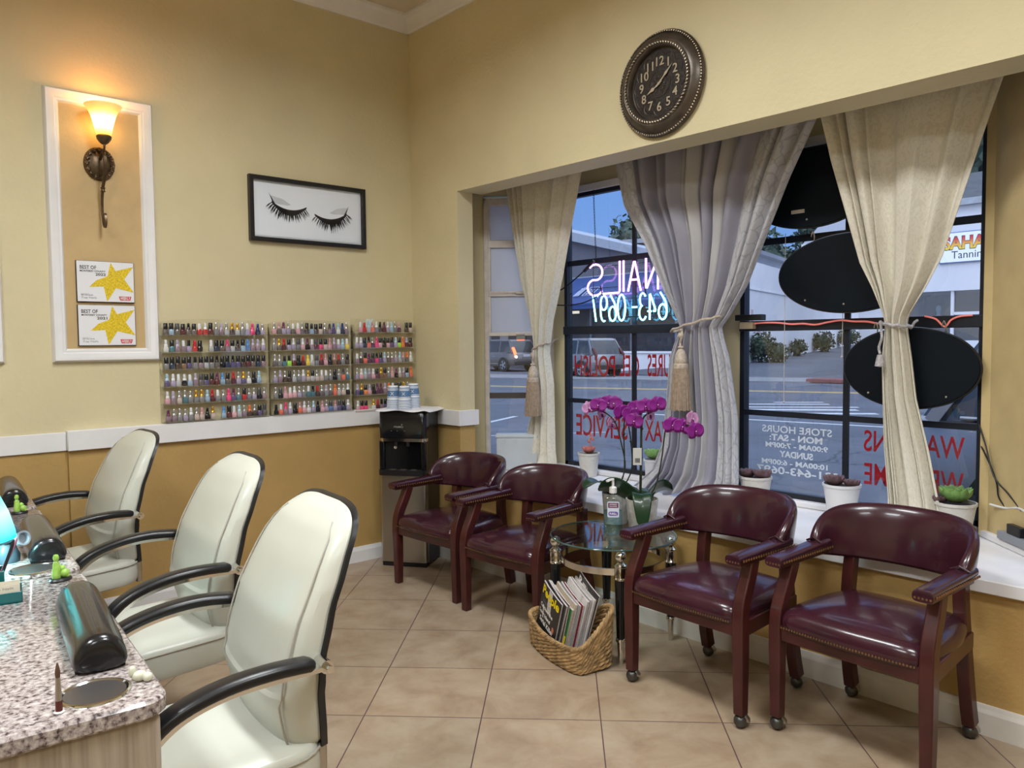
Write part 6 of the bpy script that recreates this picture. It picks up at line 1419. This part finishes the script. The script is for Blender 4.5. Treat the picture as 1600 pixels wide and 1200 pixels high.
for y, m in ((41.5, (.10, .16, .45)), (42.4, (.40, .06, .06)), (38.2, (.32, .30, .30)), (36.6, (.30, .25, .16))):
    B = MB(X_); B.bb((33.80, y, .6), (33.86, y+.8, 3.0)); B.build('door_panel', mat('door_panel_%d' % int(y), m, .6), t, smooth=False)
B = MB(X_); B.bb((33.4, 31.6, 3.05), (33.5, 33.1, 3.20)); B.build('light_strip', mat('warm_light_strip', (.8, .8, .7), .5, emit=(1, .85, .65), estr=.9, var=0), t, smooth=False)
B = MB(); B.bb((32.0, 20.5, GZ), (32.3, 29.0, .80)); B.bb((31.95, 20.4, .80), (32.35, 29.1, .90)); o = B.build('low_wall', M_wht, smooth=False); tag(o, 'low white wall across the street behind the parked silver car', 'wall')
# cars
M_tire = mat('black_rubber_tyre', (.012, .012, .013), .7); M_cglas = mat('dark_car_glass', (.012, .016, .022), .06, var=0, spec=.8); M_alloy = mat('alloy_wheel', (.45, .46, .48), .3, .7)
M_tail = mat('lit_tail_lamp', (.6, .02, .01), .3, var=0, emit=(1.0, .10, .03), estr=6); M_rev = mat('white_tail_lamp', (.9, .9, .8), .3, var=0, emit=(1, .85, .6), estr=9)
M_taild = mat('unlit_tail_lamp', (.06, .004, .004), .2)
def car(loc, ang, paint, label, lit=False, lamps=True, Lc=4.7, Wc=1.88, Hc=1.70):
    t = thing('car', loc, label, 'car', ang, None)     # local: front is +x
    h = Lc/2
    st = [(-h, .55, .92, .80), (-h+.10, .38, 1.02, .90), (-h+.8, .30, 1.04, .97), (-.6, .28, 1.03, 1.0), (.6, .28, 1.02, 1.0), (1.1, .28, 1.0, 1.0), (h-.5, .30, .90, .96), (h-.12, .36, .78, .86), (h, .48, .66, .72)]
    B = MB(); rings = []
    for x, z0, z1, k in st:
        w = Wc/2*k
        rings.append([(x, -w*.94, z0), (x, w*.94, z0), (x, w, z0+.12), (x, w*1.0, (z0+z1)/2), (x, w*.985, z1-.06), (x, w*.93, z1), (x, -w*.93, z1), (x, -w*.985, z1-.06), (x, -w, (z0+z1)/2), (x, -w, z0+.12)])
    B.loft(rings); body = B.build('body', paint, t, bevel=0)
    B = MB(); rb0, rf0, rb1, rf1 = -h+.12, h-1.15, -h+.55, h-1.95
    def cab(z0, z1, f0, f1, ins=0):
        R_ = []
        for f_ in (f0, (f0+f1)/2, f1):
            z = lerp(1.0, Hc, f_); xa = lerp(rb0, rb1, f_**1.2)+ins; xb = lerp(rf0, rf1, f_)-ins; w = lerp(Wc/2*.92, Wc/2*.74, f_)-ins*.2
            R_.append([(xa, -w*.9, z), (xa, w*.9, z), (xa+.12, w, z), (xb-.25, w, z), (xb, w*.86, z), (xb, -w*.86, z), (xb-.25, -w, z), (xa+.12, -w, z)])
        return R_
    B.loft(cab(0, 0, 0, .93)); B.build('windows', M_cglas, t)
    B = MB(); R_ = cab(0, 0, .90, 1.0)+[[(p[0]*.93-.02, p[1]*.90, Hc+.03) for p in cab(0, 0, .9, 1.0)[-1]]]; B.loft(R_); B.build('roof', paint, t)
    B = MB()
    for s in (-1, 1):
        for xx, dx in ((rf0-.02, -.80), (.05, 0), (-1.05, .05), (rb0+.1, .42)):
            w0, w1 = Wc/2*.925, Wc/2*.755
            B.sweep([(xx, s*w0, .99), (xx+dx, s*w1, Hc-.02)], [(-.045, -.02), (.045, -.02), (.045, .02), (-.045, .02)], upv=(0, 1, 0))
        B.tube([(rb0+.3, s*(Wc/2*.935), 1.03), (rf0-.1, s*(Wc/2*.935), 1.02)], .014, 6)
    B.build('pillars', paint, t)
    B = MB()
    for s in (-1, 1): B.bb((-.75, s*(Wc/2)-.012, .80), (-.55, s*(Wc/2)+.02, .83)); B.bb((.35, s*(Wc/2)-.012, .80), (.55, s*(Wc/2)+.02, .83)); B.bb((-1.0, s*(Wc/2)-.012, .40), (1.0, s*(Wc/2)+.012, .44))
    B.build('door_handles', M_chrome, t)
    for sx_ in (-1, 1):
        for s in (-1, 1):
            XW_ = T(sx_*(h-.92) if sx_ > 0 else -(h-.88), s*(Wc/2-.10), .36) @ RX(PI/2)
            B = MB(XW_); B.cyl((0, 0, -s*.07), .42, .10, 28); B.build('wheel_arch', M_black, t)
            B = MB(XW_); B.lathe([(0, -.11), (.33, -.11), (.36, -.08), (.36, .08), (.33, .11), (0, .11)], 32); wl = B.build('wheel', M_tire, t)
            B = MB(XW_); B.lathe([(.245, -s*.112), (.235, -s*.125), (.22, -s*.112)], 28, cap=False); B.cyl((0, 0, -s*.115), .05, .02, 14)
            for k in range(5): B.box((.13, 0, -s*.116), (.20, .055, .014), RZ(2*PI*k/5))
            B.build('rim', M_alloy, wl)
    B = MB()
    for s in ((-1, 1) if lamps else ()): B.sweep([(-h+.04, s*Wc/2*.80, .78), (-h+.09, s*Wc/2*.80, 1.02), (-h+.30, s*Wc/2*.76, 1.28)], [(-.06, -.045), (.06, -.045), (.06, .045), (-.06, .045)])
    if lamps: B.build('tail_lamps', M_tail if lit else M_taild, t)
    if lit:
        B = MB()
        for s in (-1, 1): B.sph((-h+.0, s*Wc/2*.78, .80), .075, 10, 7, (.4, 1, 1))
        B.build('reverse_lamps', M_rev, t)
        B = MB(); B.bb((-h+.52, -.25, Hc-.03), (-h+.58, .25, Hc+.0)); B.build('brake_lamp', M_tail, t)
        B = MB(); B.bb((-h-.01, -.26, .80), (-h+.02, .26, .94)); B.build('licence_plate', mat('dull_plate', (.35, .35, .38), .5), t)
    B = MB()
    for s in (-1, 1): B.sph((h-.14, s*Wc/2*.68, .72), .13, 12, 8, (.6, 1.2, .6)); B.sph((.95, s*(Wc/2+.09), 1.03), .10, 10, 7, (.6, .9, .7))
    B.build('headlamps_and_mirrors', M_chrome, t)
    B = MB(); B.bb((-h-.03, -Wc/2*.85, .40), (-h+.1, Wc/2*.85, .58)); B.bb((h-.1, -Wc/2*.78, .38), (h+.02, Wc/2*.78, .52)); B.build('bumpers', M_black, t, bevel=.03)
    return t
M_sil = mat('silver_car_paint', (.20, .20, .21), .25, .5, var=.02, coat=.5); M_dsil = mat('pewter_car_paint', (.13, .12, .12), .28, .5, var=.02, coat=.5); M_gsil = mat('grey_blue_car_paint', (.22, .23, .26), .3, .3, var=.02, coat=.5)
car((26.3, 24.9, GZ), math.radians(80), M_sil, 'silver car parked across the street, seen through the left big window')
car((28.9, 33.3, GZ), math.radians(86), M_dsil, 'dark car with glowing tail lamps seen through the narrow window', True)
car((6.98, .12, GZ), math.radians(-90), M_gsil, 'grey car parked right outside the right big window', lamps=False)
# trees beyond
def tree(p, h, R_, label, n, seed, lobes=4, lf=.35):
    t = thing('tree', p, label, 'tree', 0, None); rnd = random.Random(seed)
    B = MB(); B.tube([(0, 0, 0), (.1, 0, h*.5), (0, .1, h*.9)], [.28, .2, .08], 8); B.build('trunk', M_bark, t)
    for k in range(lobes):
        a = 2*PI*k/lobes+seed; c = (R_*.6*math.cos(a)*(k > 0), R_*.6*math.sin(a)*(k > 0), h-R_*.5-rnd.uniform(0, R_*.9)*(k > 0)); foliage('crown', t, c, R_*rnd.uniform(.5, .75), n//lobes, M_tree, seed*10+k, lf)
tree((56, 46.5, 0), 12.6, 3.1, 'large dark tree above the grey building, partly behind the silver curtain', 2600, 3, 7, .28)
tree((56, 49.6, 0), 10.2, 1.5, 'slim dark tree left of the large one above the grey building', 900, 5, 3, .22)
tree((56, 52.4, 0), 10.3, 1.1, 'small sparse tree farthest left above the grey building', 320, 8, 3, .25)
tree((56, 53.9, 0), 10.0, .9, 'tiny leafy tree tip at the left above the grey building', 220, 9, 2, .22)
tree((48.5, 15.5, 0), 15.5, 5.0, 'tall dark tree mass behind the tanning shop at right', 3000, 12, 5, .4)
tree((71, 42.0, 0), 11.8, 3.6, 'tree on the hillside above the white wall, beside the curtain', 1400, 14, 5, .35)
tree((77, 40.3, 0), 13.8, 3.7, 'dark tree on the hillside above the middle oval sign', 1400, 15, 5, .35)
t = thing('hillside_house', (72, 33.5, 8.0), 'white gabled house on the hillside above the white wall', 'building')
B = MB(); B.bb((0, -5, -8.0), (8, 4, 2.3)); B.build('wall', M_wht, t, smooth=False)
B = MB(); B.loft([[(-.8, y, 2.1), (4, y, 5.0), (8.8, y, 2.1), (8.8, y, 2.4), (4, y, 5.4), (-.8, y, 2.4)] for y in (-5.6, 4.6)]); B.build('roof', mat('grey_roof', (.22, .23, .26), .8), t, smooth=False)
B = MB(); B.bb((-.9, -5.6, 2.0), (-.7, 4.6, 2.45)); B.build('gutter', M_wht, t, smooth=False)
